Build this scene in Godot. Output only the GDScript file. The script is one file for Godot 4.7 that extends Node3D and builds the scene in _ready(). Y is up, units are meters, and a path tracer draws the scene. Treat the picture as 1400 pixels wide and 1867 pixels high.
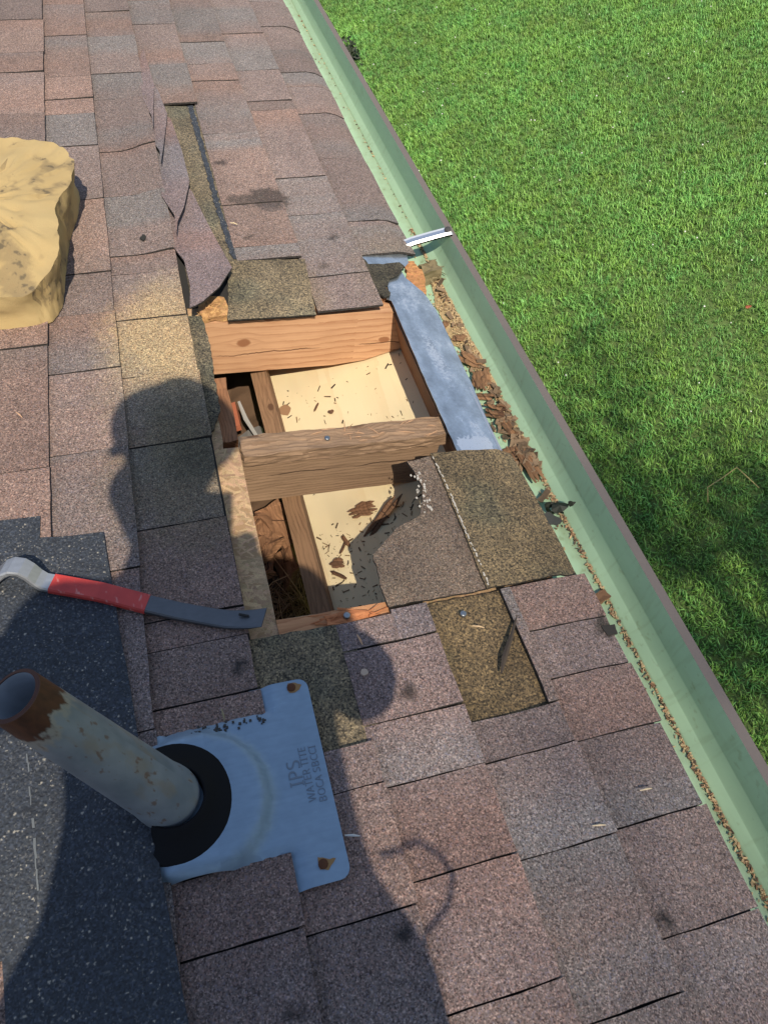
extends Node3D
# World: x runs down the roof (level), y up, -z along the eave away from the viewer. Roof coordinates: u along the eave, v down the slope, w above the roof plane.

const PITCH := 18.43
const GROUND := -2.8
var ROOF := Basis(Vector3(0, 0, 1), deg_to_rad(-PITCH))
var M := {}
var rng := RandomNumberGenerator.new()
var nz := FastNoiseLite.new()
var used := {}
var stretch := Vector3.ONE


# ---------------------------------------------------------------- mesh building
class MB:
	var v := PackedVector3Array()
	var c := PackedColorArray()
	var t := PackedVector2Array()
	var g := PackedInt32Array()
	var col := Color(1, 1, 1)
	var org := Vector3.ZERO
	var grain := 0
	var smooth := false
	var group := 0
	var uvo := Vector2.ZERO

	func uv(p: Vector3, n: Vector3) -> Vector2:
		var a := n.abs()
		if grain == 1: # grain along x
			return Vector2(p.x, p.y + p.z) + uvo
		if grain == 2: # grain along z
			return Vector2(p.z, p.x + p.y) + uvo
		if a.y >= a.x and a.y >= a.z:
			return Vector2(p.x, p.z) + uvo
		if a.x >= a.z:
			return Vector2(p.y, p.z) + uvo
		return Vector2(p.x, p.y) + uvo

	# corners anticlockwise seen from outside
	func tri(a: Vector3, b: Vector3, d: Vector3, ca = null, cb = null, cd = null):
		var n := (b - a).cross(d - a)
		if n.length_squared() < 1e-18:
			return
		for k in 3:
			var p: Vector3 = [a, d, b][k]
			v.append(p - org)
			t.append(uv(p, n))
			var q = [ca, cd, cb][k]
			c.append(col if q == null else q)
			g.append(group if smooth else -1)

	func quad(a: Vector3, b: Vector3, d: Vector3, e: Vector3):
		tri(a, b, d)
		tri(a, d, e)

	func quadc(a: Vector3, b: Vector3, d: Vector3, e: Vector3, ca: Color, cb: Color, cd: Color, ce: Color):
		tri(a, b, d, ca, cb, cd)
		tri(a, d, e, ca, cd, ce)

	func up_tri(a: Vector3, b: Vector3, d: Vector3, ca = null, cb = null, cd = null):
		if (b - a).cross(d - a).y < 0:
			tri(a, d, b, ca, cd, cb)
		else:
			tri(a, b, d, ca, cb, cd)

	func mesh() -> ArrayMesh:
		var st := SurfaceTool.new()
		st.begin(Mesh.PRIMITIVE_TRIANGLES)
		for i in v.size():
			st.set_smooth_group(g[i])
			st.set_color(c[i])
			st.set_uv(t[i])
			st.add_vertex(v[i])
		st.generate_normals()
		return st.commit()


func mb(org := Vector3.ZERO, col := Color(1, 1, 1)) -> MB:
	var m := MB.new()
	m.org = org
	m.col = col
	return m


func r(u: float, v: float, w := 0.0) -> Vector3:
	return Vector3(v, w, -u)


func rw(u: float, v: float, w := 0.0) -> Vector3:
	return ROOF * r(u, v, w)


func numbered(called: String) -> String:
	if not used.has(called):
		used[called] = 0
		return called
	used[called] += 1
	return "%s_%03d" % [called, used[called]]


func build(m: MB, called: String, mat: Material, parent: Node) -> MeshInstance3D:
	var o := MeshInstance3D.new()
	o.name = called
	o.mesh = m.mesh()
	o.material_override = mat
	parent.add_child(o, true)
	return o


# a thing whose children are its parts; at is in the frame given by turn
func thing(called: String, label: String, category: String, at := Vector3.ZERO, turn := Basis.IDENTITY, group := "") -> Node3D:
	var o := Node3D.new()
	o.name = numbered(called)
	add_child(o, true)
	o.transform = Transform3D(turn, turn * at)
	tag(o, label, category, group)
	return o


func tag(o: Node, label: String, category: String, group := ""):
	o.set_meta("label", label)
	o.set_meta("category", category)
	if group != "":
		o.set_meta("group", group)


func kind(o: Node, k: String) -> Node:
	o.set_meta("kind", k)
	return o


# one mesh that is a whole thing
func single(m: MB, called: String, label: String, category: String, mat: Material, turn := Basis.IDENTITY, group := "") -> MeshInstance3D:
	var o := build(m, numbered(called), mat, self)
	o.transform = Transform3D(turn, turn * m.org)
	tag(o, label, category, group)
	return o


func box(m: MB, x0: float, x1: float, y0: float, y1: float, z0: float, z1: float, xf := Transform3D.IDENTITY):
	rough_box(m, x0, x1, y0, y1, z0, z1, 1, 1, 1, 0.0, 1.0, xf)


# a box whose faces are grids pushed about by noise
func rough_box(m: MB, x0: float, x1: float, y0: float, y1: float, z0: float, z1: float, nx: int, ny: int, nzz: int, amp: float, freq: float, xf := Transform3D.IDENTITY):
	var lo := Vector3(x0, y0, z0)
	var hi := Vector3(x1, y1, z1)
	var n := [nx, ny, nzz]
	for ax in 3:
		var a := (ax + 1) % 3
		var b := (ax + 2) % 3
		for s in 2:
			for i in n[a]:
				for j in n[b]:
					var q := []
					for k in [[0, 0], [1, 0], [1, 1], [0, 1]]:
						var p := Vector3.ZERO
						p[ax] = hi[ax] if s == 1 else lo[ax]
						p[a] = lerpf(lo[a], hi[a], float(i + k[0]) / n[a])
						p[b] = lerpf(lo[b], hi[b], float(j + k[1]) / n[b])
						if amp > 0:
							var e := p * freq * stretch
							p += amp * Vector3(nz.get_noise_3dv(e), nz.get_noise_3dv(e + Vector3(37, 11, 5)), nz.get_noise_3dv(e + Vector3(-9, 71, 23)))
						q.append(xf * p)
					if s == 1:
						m.quad(q[0], q[1], q[2], q[3])
					else:
						m.quad(q[0], q[3], q[2], q[1])


func tube(m: MB, path: Array, radii: Array, sides := 8, capped := true, flat := 1.0):
	var rings := []
	var nrm := Vector3.UP
	var d0: Vector3 = (path[1] - path[0]).normalized()
	if absf(d0.dot(nrm)) > 0.9:
		nrm = Vector3.RIGHT
	for i in path.size():
		var d: Vector3 = (path[mini(i + 1, path.size() - 1)] - path[maxi(i - 1, 0)]).normalized()
		nrm = (nrm - d * nrm.dot(d)).normalized()
		var bi := d.cross(nrm)
		var ring := []
		for k in sides:
			var a := TAU * k / sides
			ring.append(path[i] + (nrm * cos(a) * flat + bi * sin(a)) * radii[mini(i, radii.size() - 1)])
		rings.append(ring)
	for i in rings.size() - 1:
		for k in sides:
			var k2 := (k + 1) % sides
			m.quad(rings[i][k], rings[i][k2], rings[i + 1][k2], rings[i + 1][k])
	if capped:
		var sm := m.smooth
		m.smooth = false
		for k in range(1, sides - 1):
			m.tri(rings[0][0], rings[0][k + 1], rings[0][k])
			m.tri(rings[-1][0], rings[-1][k], rings[-1][k + 1])
		m.smooth = sm


# profile points (x along out, y along axis) turned about an axis
func lathe(m: MB, at: Vector3, axis: Vector3, prof: Array, sides := 32, fix = null):
	var x := axis.cross(Vector3(0.3, 0.1, 0.9)).normalized()
	var z := x.cross(axis).normalized()
	var rings := []
	for p in prof:
		var ring := []
		for k in sides:
			var a := TAU * k / sides
			var q: Vector3 = at + axis * p.y + (x * cos(a) + z * sin(a)) * p.x
			ring.append(fix.call(q) if fix != null else q)
		rings.append(ring)
	for i in rings.size() - 1:
		for k in sides:
			var k2 := (k + 1) % sides
			m.quad(rings[i][k], rings[i + 1][k], rings[i + 1][k2], rings[i][k2])


# outline in (v, w) or (x, y) run along -z from za to zb
func prism_z(m: MB, poly: PackedVector2Array, za: float, zb: float, caps := true):
	if Geometry2D.is_polygon_clockwise(poly):
		poly.reverse()
	var hi := maxf(za, zb)
	var lo := minf(za, zb)
	for i in poly.size():
		var a := poly[i]
		var b := poly[(i + 1) % poly.size()]
		m.quad(Vector3(a.x, a.y, hi), Vector3(a.x, a.y, lo), Vector3(b.x, b.y, lo), Vector3(b.x, b.y, hi))
	if caps:
		var ix := Geometry2D.triangulate_polygon(poly)
		for k in range(0, ix.size(), 3):
			var p := [poly[ix[k]], poly[ix[k + 1]], poly[ix[k + 2]]]
			for s in 2:
				var z := hi if s == 0 else lo
				var q := p.map(func(e): return Vector3(e.x, e.y, z))
				var front: bool = (q[1] - q[0]).cross(q[2] - q[0]).z > 0
				if front == (s == 0):
					m.tri(q[0], q[1], q[2])
				else:
					m.tri(q[0], q[2], q[1])


func jag(poly: Array, step: float, amp: float, salt: float) -> PackedVector2Array:
	var out := PackedVector2Array()
	for i in poly.size():
		var a: Vector2 = poly[i]
		var b: Vector2 = poly[(i + 1) % poly.size()]
		var n := maxi(1, roundi(a.distance_to(b) / step))
		for k in n:
			var p := a.lerp(b, float(k) / n)
			out.append(p + amp * Vector2(nz.get_noise_3d(p.x * 60, p.y * 60, salt), nz.get_noise_3d(p.x * 60, p.y * 60, salt + 50)) * 1.6)
	return out


# a sheet on the roof: outline in (u, v), top height by a function, given thickness
func slab(m: MB, poly: PackedVector2Array, h: Callable, thick: float, cell: float, colf, side: Color):
	var box2 := Rect2(poly[0], Vector2.ZERO)
	for p in poly:
		box2 = box2.expand(p)
	var plain: Color = m.col
	# outline no coarser than the cell, then a loose grid of points inside
	var rim := PackedVector2Array()
	for i in poly.size():
		var a := poly[i]
		var b := poly[(i + 1) % poly.size()]
		var n := maxi(1, ceili(a.distance_to(b) / cell))
		for k in n:
			rim.append(a.lerp(b, float(k) / n))
	poly = rim
	var pts := rim.duplicate()
	var nu := maxi(1, ceili(box2.size.x / cell))
	var nv := maxi(1, ceili(box2.size.y / cell))
	for i in range(1, nu):
		for j in range(1, nv):
			var p := box2.position + Vector2(box2.size.x * (i + .23 * sin(i * 7.1 + j * 3.7)) / nu, box2.size.y * (j + .23 * sin(i * 2.9 + j * 5.3)) / nv)
			if Geometry2D.is_point_in_polygon(p, poly):
				var ok := true
				for q in rim:
					if q.distance_squared_to(p) < cell * cell * .2:
						ok = false
						break
				if ok:
					pts.append(p)
	var scaled := PackedVector2Array()
	for p in pts:
		scaled.append((p - box2.position) * 1000.0)
	m.smooth = true
	var hs := []
	var cs := []
	for p in pts:
		hs.append(r(p.x, p.y, h.call(p.x, p.y)))
		cs.append(colf.call(p.x, p.y) if colf != null else plain)
	var dl := Geometry2D.triangulate_delaunay(scaled)
	var under := []
	for k in range(0, dl.size(), 3):
		var a := dl[k]
		var b := dl[k + 1]
		var d := dl[k + 2]
		if pts.size() == rim.size() and pts.size() <= 4 or Geometry2D.is_point_in_polygon((pts[a] + pts[b] + pts[d]) / 3.0, poly):
			m.up_tri(hs[a], hs[b], hs[d], cs[a], cs[b], cs[d])
			under.append_array([a, b, d])
	m.smooth = false
	if Geometry2D.is_polygon_clockwise(poly):
		poly.reverse()
	m.col = side
	for i in poly.size():
		var a := poly[i]
		var b := poly[(i + 1) % poly.size()]
		var n := maxi(1, ceili(a.distance_to(b) / cell))
		for k in n:
			var p := a.lerp(b, float(k) / n)
			var q := a.lerp(b, float(k + 1) / n)
			var hp: float = h.call(p.x, p.y)
			var hq: float = h.call(q.x, q.y)
			m.quad(r(p.x, p.y, hp), r(p.x, p.y, hp - thick), r(q.x, q.y, hq - thick), r(q.x, q.y, hq))
	var dn := Vector3(0, thick, 0)
	for k in range(0, under.size(), 3):
		var a: Vector3 = hs[under[k]] - dn
		var b: Vector3 = hs[under[k + 1]] - dn
		var d: Vector3 = hs[under[k + 2]] - dn
		if (b - a).cross(d - a).y > 0:
			m.tri(a, d, b)
		else:
			m.tri(a, b, d)
	m.col = plain


# a bent sheet through given points (u, v, w): outline only, thickened downwards
func sheet3(m: MB, pts: Array, lift0: float, rise: float, thick: float, side: Color, colf = null):
	var poly := PackedVector2Array()
	for p in pts:
		poly.append(Vector2(p.x, p.y))
	var u0 := -1e9
	var u1 := 1e9
	for p in pts:
		u0 = maxf(u0, p.x)
		u1 = minf(u1, p.x)
	# lies flat at its far end and rears up towards the near one
	var h := func(u: float, v: float) -> float:
		var t := (u0 - u) / (u0 - u1)
		return lift0 + .005 * t + rise * pow(t, 2.2) * (.8 + 2.0 * absf(v - .10))
	slab(m, poly, h, thick, 0.03, colf, side)


# ---------------------------------------------------------------- textures
func tn(x: float, y: float, z: float) -> float:
	return nz.get_noise_3d(x * 0.01, y * 0.01, z)


func img_of(w: int, h: int, f: Callable) -> ImageTexture:
	var im := Image.create(w, h, false, Image.FORMAT_RGB8)
	for y in h:
		for x in w:
			im.set_pixel(x, y, f.call(x, y))
	im.generate_mipmaps()
	return ImageTexture.create_from_image(im)


# stone granules: every cell of a cellular noise takes one grain of the list
func granules(salt: int, grains: Array, weights: Array, size := 1024, freq := 0.42) -> Array:
	var fn := FastNoiseLite.new()
	fn.noise_type = FastNoiseLite.TYPE_CELLULAR
	fn.cellular_return_type = FastNoiseLite.RETURN_CELL_VALUE
	fn.fractal_type = FastNoiseLite.FRACTAL_NONE
	fn.frequency = freq
	fn.seed = salt
	var im := fn.get_image(size, size, false, false, false)
	im.convert(Image.FORMAT_L8)
	var src := im.get_data()
	var lut := PackedByteArray()
	var rr := RandomNumberGenerator.new()
	rr.seed = salt
	var total := 0.0
	for w in weights:
		total += w
	for i in 256:
		var k := rr.randf() * total
		var at := 0
		while at < weights.size() - 1 and k > weights[at]:
			k -= weights[at]
			at += 1
		var g: Color = grains[at]
		var f := rr.randf_range(0.8, 1.2)
		g = Color(g.r * f, g.g * f, g.b * f).linear_to_srgb()
		lut.append_array([clampi(roundi(g.r * 255), 0, 255), clampi(roundi(g.g * 255), 0, 255), clampi(roundi(g.b * 255), 0, 255)])
	var out := PackedByteArray()
	out.resize(size * size * 3)
	var bump := PackedByteArray()
	bump.resize(size * size)
	for i in size * size:
		var b := src[i]
		# a second look a few pixels on breaks up the 256 steps
		var e := (b * 7 + src[(i + 3) % (size * size)] * 3) & 255
		out[i * 3] = lut[e * 3]
		out[i * 3 + 1] = lut[e * 3 + 1]
		out[i * 3 + 2] = lut[e * 3 + 2]
		bump[i] = (b * 13 + 40) & 255
	var a := Image.create_from_data(size, size, false, Image.FORMAT_RGB8, out)
	a.generate_mipmaps()
	var n := Image.create_from_data(size, size, false, Image.FORMAT_L8, bump)
	n.convert(Image.FORMAT_RGB8)
	n.bump_map_to_normal_map(1.2)
	n.generate_mipmaps()
	return [ImageTexture.create_from_image(a), ImageTexture.create_from_image(n)]


func wood(w: int, h: int, salt: int, light: Color, dark: Color, rings: float, fibre: float, knots: Array, knotc: Color, crack := -1.0) -> ImageTexture:
	var f := func(x: int, y: int) -> Color:
		var fx := float(x) / h
		var fy := float(y) / h
		var warp := tn(fx * 60, fy * 90, salt * 17.0) * 0.10
		var pull := 0.0
		var inside := 0.0
		for k in knots:
			var d := Vector2((fx - k.x) * 0.6, fy - k.y)
			var l: float = d.length() / k.z
			pull += exp(-l * l * 0.35) * k.z * 1.5 * signf(d.y)
			inside = maxf(inside, 1.0 - smoothstep(0.75, 1.15, l + 0.25 * tn(fx * 500, fy * 500, salt)))
		var q := (fy + warp - pull) * rings
		var s := q - floorf(q)
		var late := pow(s, 3.0) * (0.7 + 0.6 * tn(fx * 40, fy * 40, salt + 3.0))
		var fib := tn(fx * 120, fy * 2600, salt + 7.0)
		var blot := tn(fx * 90, fy * 130, salt + 13.0)
		var c := light.lerp(dark, clampf(late + fibre * fib + 0.25 * blot + 0.1, 0, 1))
		c = c.lerp(knotc.lerp(dark, .35 + .35 * sin(inside * 9.0)), inside)
		if crack > 0.0:
			var cy := crack + .05 * nz.get_noise_3d(fx * 1.1, 0, salt) + .006 * nz.get_noise_3d(fx * 12, 0, salt)
			var open := smoothstep(-.25, .15, nz.get_noise_3d(fx * .8, 3, salt))
			c = c.lerp(knotc * .35, (1.0 - smoothstep(.004, .013, absf(fy - cy))) * open)
		return c.linear_to_srgb()
	return img_of(w, h, f)


func mat(col: Color, rough := 0.8, tex: Texture2D = null, scale := Vector2.ONE, metal := 0.0, vcol := true) -> StandardMaterial3D:
	var m := StandardMaterial3D.new()
	m.albedo_color = col.linear_to_srgb()
	m.roughness = rough
	m.metallic = metal
	m.vertex_color_use_as_albedo = vcol
	m.texture_filter = BaseMaterial3D.TEXTURE_FILTER_LINEAR_WITH_MIPMAPS_ANISOTROPIC
	if tex != null:
		m.albedo_texture = tex
		m.uv1_scale = Vector3(scale.x, scale.y, 1)
	return m


func lin(a: float, b: float, c: float) -> Color:
	return Color(a, b, c)


func make_materials():
	var g := granules(11, [lin(.42, .42, .41), lin(.28, .265, .25), lin(.84, .81, .76), lin(.58, .49, .45), lin(.15, .135, .135), lin(.42, .45, .54)], [34, 22, 12, 18, 10, 7], 1024, .5)
	var s := mat(Color.WHITE, 0.92, g[0], Vector2(1 / 1.15, 1 / 1.15))
	s.normal_enabled = true
	s.normal_texture = g[1]
	s.normal_scale = 0.7
	M.shingle = s
	var g2 := granules(23, [lin(.38, .36, .31), lin(.20, .19, .17), lin(.78, .72, .55), lin(.52, .47, .36), lin(.09, .09, .08)], [32, 24, 14, 20, 10])
	s = mat(Color.WHITE, 0.95, g2[0], Vector2(1 / 1.3, 1 / 1.3))
	s.normal_enabled = true
	s.normal_texture = g2[1]
	s.normal_scale = 0.8
	M.olive = s
	var g3 := granules(37, [lin(.030, .036, .046), lin(.018, .021, .027), lin(.10, .10, .10), lin(.30, .27, .22), lin(.05, .06, .08)], [50, 30, 7, 1.2, 12])
	s = mat(Color.WHITE, 0.75, g3[0], Vector2(1 / 1.25, 1 / 1.25))
	s.normal_enabled = true
	s.normal_texture = g3[1]
	s.normal_scale = 0.7
	M.black = s
	var fresh := wood(768, 192, 5, lin(.58, .335, .185), lin(.35, .16, .075), 8.0, .35, [Vector3(2.55, .12, .05), Vector3(2.15, .72, .07), Vector3(.5, .6, .06)], lin(.24, .095, .04), .52)
	M.fresh = mat(Color.WHITE, 0.75, fresh, Vector2(1 / .56, 1 / .15))
	var old := wood(768, 192, 9, lin(.31, .20, .12), lin(.15, .088, .05), 18.0, .6, [Vector3(.75, .45, .09), Vector3(3.3, .5, .05)], lin(.10, .045, .022), .25)
	M.old = mat(Color.WHITE, 0.9, old, Vector2(1 / .56, 1 / .15))
	var ply := wood(640, 320, 14, lin(.71, .59, .36), lin(.67, .53, .31), 4.0, .25, [], lin(.3, .15, .06))
	M.ply = mat(Color.WHITE, 0.8, ply, Vector2(1 / 1.3, 1 / .5))
	M.osb = mat(Color.WHITE, 0.85, osb_texture(), Vector2(1 / .4, 1 / .4))
	M.dark = mat(lin(.022, .021, .02), 0.95)
	M.wall = mat(lin(.20, .17, .14), 0.8)
	M.plain = mat(Color.WHITE, 0.85)
	M.gutter = mat(Color.WHITE, 0.42, gutter_texture(), Vector2(1 / 2.2, 1 / .25))
	M.gutter.clearcoat_enabled = true
	M.gutter.clearcoat = 0.15
	M.gutter.clearcoat_roughness = 0.4
	M.rough_metal = mat(Color.WHITE, 0.38, zinc_texture(3, .5), Vector2(1 / .5, 1 / .5), 0.75)
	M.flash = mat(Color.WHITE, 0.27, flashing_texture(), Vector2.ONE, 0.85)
	M.strap = mat(lin(.70, .72, .74), 0.38, null, Vector2.ONE, 0.95)
	M.plate = mat(Color.WHITE, 0.5, zinc_texture(8, .3), Vector2(1 / .3, 1 / .3), 0.25)
	M.pipe = mat(Color.WHITE, 0.6, pipe_texture(), Vector2(1, 1), 0.2)
	M.rubber = mat(lin(.011, .011, .012), 0.7)
	M.rubber.metallic_specular = 0.2
	M.steel = mat(Color.WHITE, 0.42, zinc_texture(21, .35), Vector2(1 / .25, 1 / .25), 0.7)
	M.redpaint = mat(Color.WHITE, 0.5, red_texture(), Vector2(1 / .2, 1 / .2))
	M.rust = mat(lin(.10, .035, .014), 0.9)
	M.foam = mat(Color.WHITE, 0.95, foam_texture(), Vector2(1 / .6, 1 / .6))
	M.foam.normal_enabled = true
	M.foam.normal_texture = g2[1]
	M.foam.normal_scale = 0.35
	M.leaf = mat(Color.WHITE, 0.55)
	M.leaf.backlight_enabled = true
	M.leaf.backlight = Color(.5, .6, .3)
	M.leaf.cull_mode = BaseMaterial3D.CULL_DISABLED
	M.soil = mat(lin(.09, .14, .035), 0.95)
	var sn := NoiseTexture2D.new()
	sn.noise = FastNoiseLite.new()
	sn.noise.frequency = 0.02
	sn.seamless = true
	M.skin = mat(Color.WHITE, 0.6)
	M.phone = mat(lin(.02, .02, .022), 0.25)


func osb_texture() -> ImageTexture:
	var rr := RandomNumberGenerator.new()
	rr.seed = 77
	var im := Image.create(512, 512, false, Image.FORMAT_RGB8)
	im.fill(lin(.32, .20, .10).linear_to_srgb())
	for k in 2600:
		var at := Vector2(rr.randf() * 512, rr.randf() * 512)
		var d := Vector2.from_angle(rr.randfn(0.0, 0.9))
		var n := Vector2(-d.y, d.x)
		var l := rr.randf_range(14, 52)
		var w := rr.randi_range(2, 9)
		var f := rr.randf_range(0.62, 1.12)
		var c := lin(.50 * f, (.30 + rr.randf() * .05) * f, .18 * f).linear_to_srgb()
		for i in int(l):
			for j in w:
				var p := at + d * i + n * j
				im.set_pixel(posmod(int(p.x), 512), posmod(int(p.y), 512), c if rr.randf() > 0.08 else c.darkened(0.25))
	im.generate_mipmaps()
	return ImageTexture.create_from_image(im)


func zinc_texture(salt: int, worn: float) -> ImageTexture:
	return img_of(384, 384, func(x: int, y: int) -> Color:
		var a := tn(x * .9, y * .9, salt * 31.0)
		var b := tn(x * 4.0, y * 7.0, salt * 31.0 + 9)
		var s := tn(x * 1.0 + y * .4, y * 14.0, salt * 31.0 + 20)
		var f := 0.62 + 0.10 * a * worn * 2 + 0.05 * b + 0.04 * s
		var c := lin(f, f * 1.0, f * 1.01)
		var wh := smoothstep(0.30, 0.5, a * .7 + b * .5) * worn
		c = c.lerp(lin(.86, .86, .84), wh)
		return c.linear_to_srgb())


func pipe_texture() -> ImageTexture:
	return img_of(256, 256, func(x: int, y: int) -> Color:
		# y runs along the pipe, 0 at the top
		var a := tn(x * 1.6, y * 1.6, 300.0)
		var b := tn(x * 7.0, y * 5.0, 320.0)
		var c := lin(.17, .20, .225).lerp(lin(.27, .30, .325), clampf(.5 + a, 0, 1))
		c = c.lerp(lin(.27, .20, .11), smoothstep(.1, .5, tn(x * 2.0, y * 1.2, 340.0)) * .4)
		c = c.lerp(lin(.16, .08, .04), smoothstep(.35, .55, b + .25 * a) * .7)
		var edge := 27.0 + 15.0 * tn(x * 2.4, 0, 360.0) + 14.0 * b
		c = c.lerp(lin(.06, .024, .013).lerp(lin(.11, .042, .02), clampf(.5 + b, 0, 1)), 1.0 - smoothstep(edge, edge + 10, float(y)))
		c = c.lerp(lin(.36, .33, .27), (smoothstep(edge, edge + 8, float(y)) - smoothstep(edge + 8, edge + 20, float(y))) * .7)
		return c.linear_to_srgb())


func red_texture() -> ImageTexture:
	return img_of(192, 192, func(x: int, y: int) -> Color:
		var a := tn(x * 2.0, y * 2.0, 500.0)
		var b := tn(x * 9.0, y * 3.0, 510.0)
		var c := lin(.55, .055, .042).lerp(lin(.42, .036, .03), clampf(.5 + a, 0, 1))
		return c.lerp(lin(.60, .30, .26), smoothstep(.30, .5, b) * .6).lerp(lin(.12, .11, .11), smoothstep(.46, .6, a * .6 + b * .6) * .8).linear_to_srgb())


func foam_texture() -> ImageTexture:
	return img_of(512, 512, func(x: int, y: int) -> Color:
		var a := tn(x * .55, y * .55, 600.0)
		var b := tn(x * 2.2, y * 2.2, 610.0)
		var d := tn(x * 7.0, y * 7.0, 620.0)
		var c := lin(.42, .31, .145).lerp(lin(.36, .255, .11), clampf(.5 + a, 0, 1))
		c = c.lerp(lin(.19, .14, .075), smoothstep(-.02, .30, a + b * .6) * .62)
		c = c.lerp(lin(.09, .07, .045), smoothstep(.30, .5, b * .7 + d * .45 + a * .35) * .8)
		return c.linear_to_srgb())


# painted metal; along the corner of floor and front, and in faint runs, the dirt that water leaves
func gutter_texture() -> ImageTexture:
	return img_of(1024, 128, func(x: int, y: int) -> Color:
		var v := y / 128.0
		var a := tn(x * .8, y * 4.0, 800.0)
		var b := tn(x * 9.0, y * 9.0, 810.0)
		var d := tn(x * 14.0, y * 1.2, 820.0)
		var c := lin(.95, .95, .95) * (1.0 + .05 * a + .02 * b)
		var dirt := .75 * smoothstep(.30, .45, v + .08 * a + .05 * b) * (1.0 - smoothstep(.455, .475, v))
		dirt += .30 * smoothstep(.15, .5, d) * smoothstep(.45, .5, v) + .18 * smoothstep(.1, .5, a)
		dirt += .5 * smoothstep(.42, .55, b + .3 * a)
		return c.lerp(lin(.50, .42, .30), clampf(dirt * .6, 0, 1)).linear_to_srgb())


# u along the strip's length, v across it: zinc with white rust; cloudy reflections and a near-end glare are painted in
func flashing_texture() -> ImageTexture:
	return img_of(512, 128, func(x: int, y: int) -> Color:
		var u := .80 + .73 * x / 512.0
		var v := .50 + .15 * y / 128.0
		var a := nz.get_noise_3d(u * 14, v * 30, 700.0)
		var b := nz.get_noise_3d(u * 120, v * 120, 710.0)
		var d := nz.get_noise_3d(u * 380, v * 300, 720.0)
		var f := .60 + .24 * a + .08 * b
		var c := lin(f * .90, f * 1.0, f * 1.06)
		var near := exp(-pow((u - .878) / .022, 2)) * smoothstep(.535, .55, v) * (1.0 - smoothstep(.603, .618, v))
		var mid := exp(-pow((u - 1.14) / .11, 2)) * exp(-pow((v - .582 + (u - 1.14) * .06) / .020, 2))
		var far := exp(-pow((u - 1.36) / .05, 2)) * .4
		var wh := smoothstep(.36, .62, near * 1.25 + b * .5 + d * .3) + .9 * smoothstep(.48, .85, mid * .8 + b * .45 + d * .45)
		wh += .6 * smoothstep(.25, .7, far + a * .7 + b * .5) + .35 * smoothstep(.2, .6, a + d * .5)
		c = c.lerp(lin(.92, .92, .90), clampf(wh, 0, 1))
		c = c.lerp(lin(.25, .24, .22), smoothstep(.45, .6, d + .25 * a) * .5)
		return c.linear_to_srgb())


# ---------------------------------------------------------------- the scene
func _ready():
	# camera, sky, sun
	var cam := Camera3D.new()
	cam.name = "camera"
	cam.transform = Transform3D(Basis(Vector3(0.94698, -0.17345, 0.27045), Vector3(0.32097, 0.54838, -0.77218), Vector3(-0.01438, 0.81804, 0.57498)), Vector3(0.3161, 0.9487, 0.0))
	cam.fov = 69.33
	cam.near = 0.004
	cam.far = 400.0
	add_child(cam)
	cam.current = true
	var sky := ProceduralSkyMaterial.new()
	sky.sky_top_color = Color(0.56, 0.66, 0.82)
	sky.sky_horizon_color = Color(0.90, 0.91, 0.90)
	sky.sky_curve = 0.18
	sky.ground_bottom_color = Color(0.22, 0.27, 0.16)
	sky.ground_horizon_color = Color(0.45, 0.50, 0.42)
	sky.sky_energy_multiplier = 0.86
	var we := WorldEnvironment.new()
	we.name = "environment"
	var env := Environment.new()
	env.background_mode = Environment.BG_SKY
	env.sky = Sky.new()
	env.sky.sky_material = sky
	env.tonemap_mode = Environment.TONE_MAPPER_LINEAR
	env.tonemap_exposure = 1.3
	env.sdfgi_enabled = true
	env.ssao_enabled = true
	env.ssil_enabled = true
	we.environment = env
	add_child(we)
	var sun := DirectionalLight3D.new()
	sun.name = "sun"
	sun.light_energy = 1.5
	sun.light_color = Color(1.0, 0.955, 0.88)
	sun.light_angular_distance = 0.5
	sun.shadow_enabled = true
	add_child(sun)
	sun.look_at_from_position(Vector3.ZERO, Vector3(-0.1706, -0.7558, -0.6322), Vector3.UP)

	rng.seed = 4711
	nz.seed = 5
	nz.frequency = 1.0
	make_materials()
	make_ground()
	make_house()
	make_gutter()
	make_trees()
	make_flashing()
	make_sheets()
	make_boot()
	make_pipe()
	make_pry_bar()
	make_cushion()
	make_debris()
	make_person()


# ---------------------------------------------------------------- lawn
func multi(called: String, mesh: Mesh, xfs: Array, cols: Array, mat_: Material, parent: Node) -> MultiMeshInstance3D:
	var mm := MultiMesh.new()
	mm.transform_format = MultiMesh.TRANSFORM_3D
	mm.use_colors = cols.size() > 0
	mm.mesh = mesh
	mm.instance_count = xfs.size()
	for i in xfs.size():
		mm.set_instance_transform(i, xfs[i])
		if cols.size() > 0:
			mm.set_instance_color(i, cols[i])
	var o := MultiMeshInstance3D.new()
	o.name = called
	o.multimesh = mm
	o.material_override = mat_
	parent.add_child(o, true)
	return o


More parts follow.
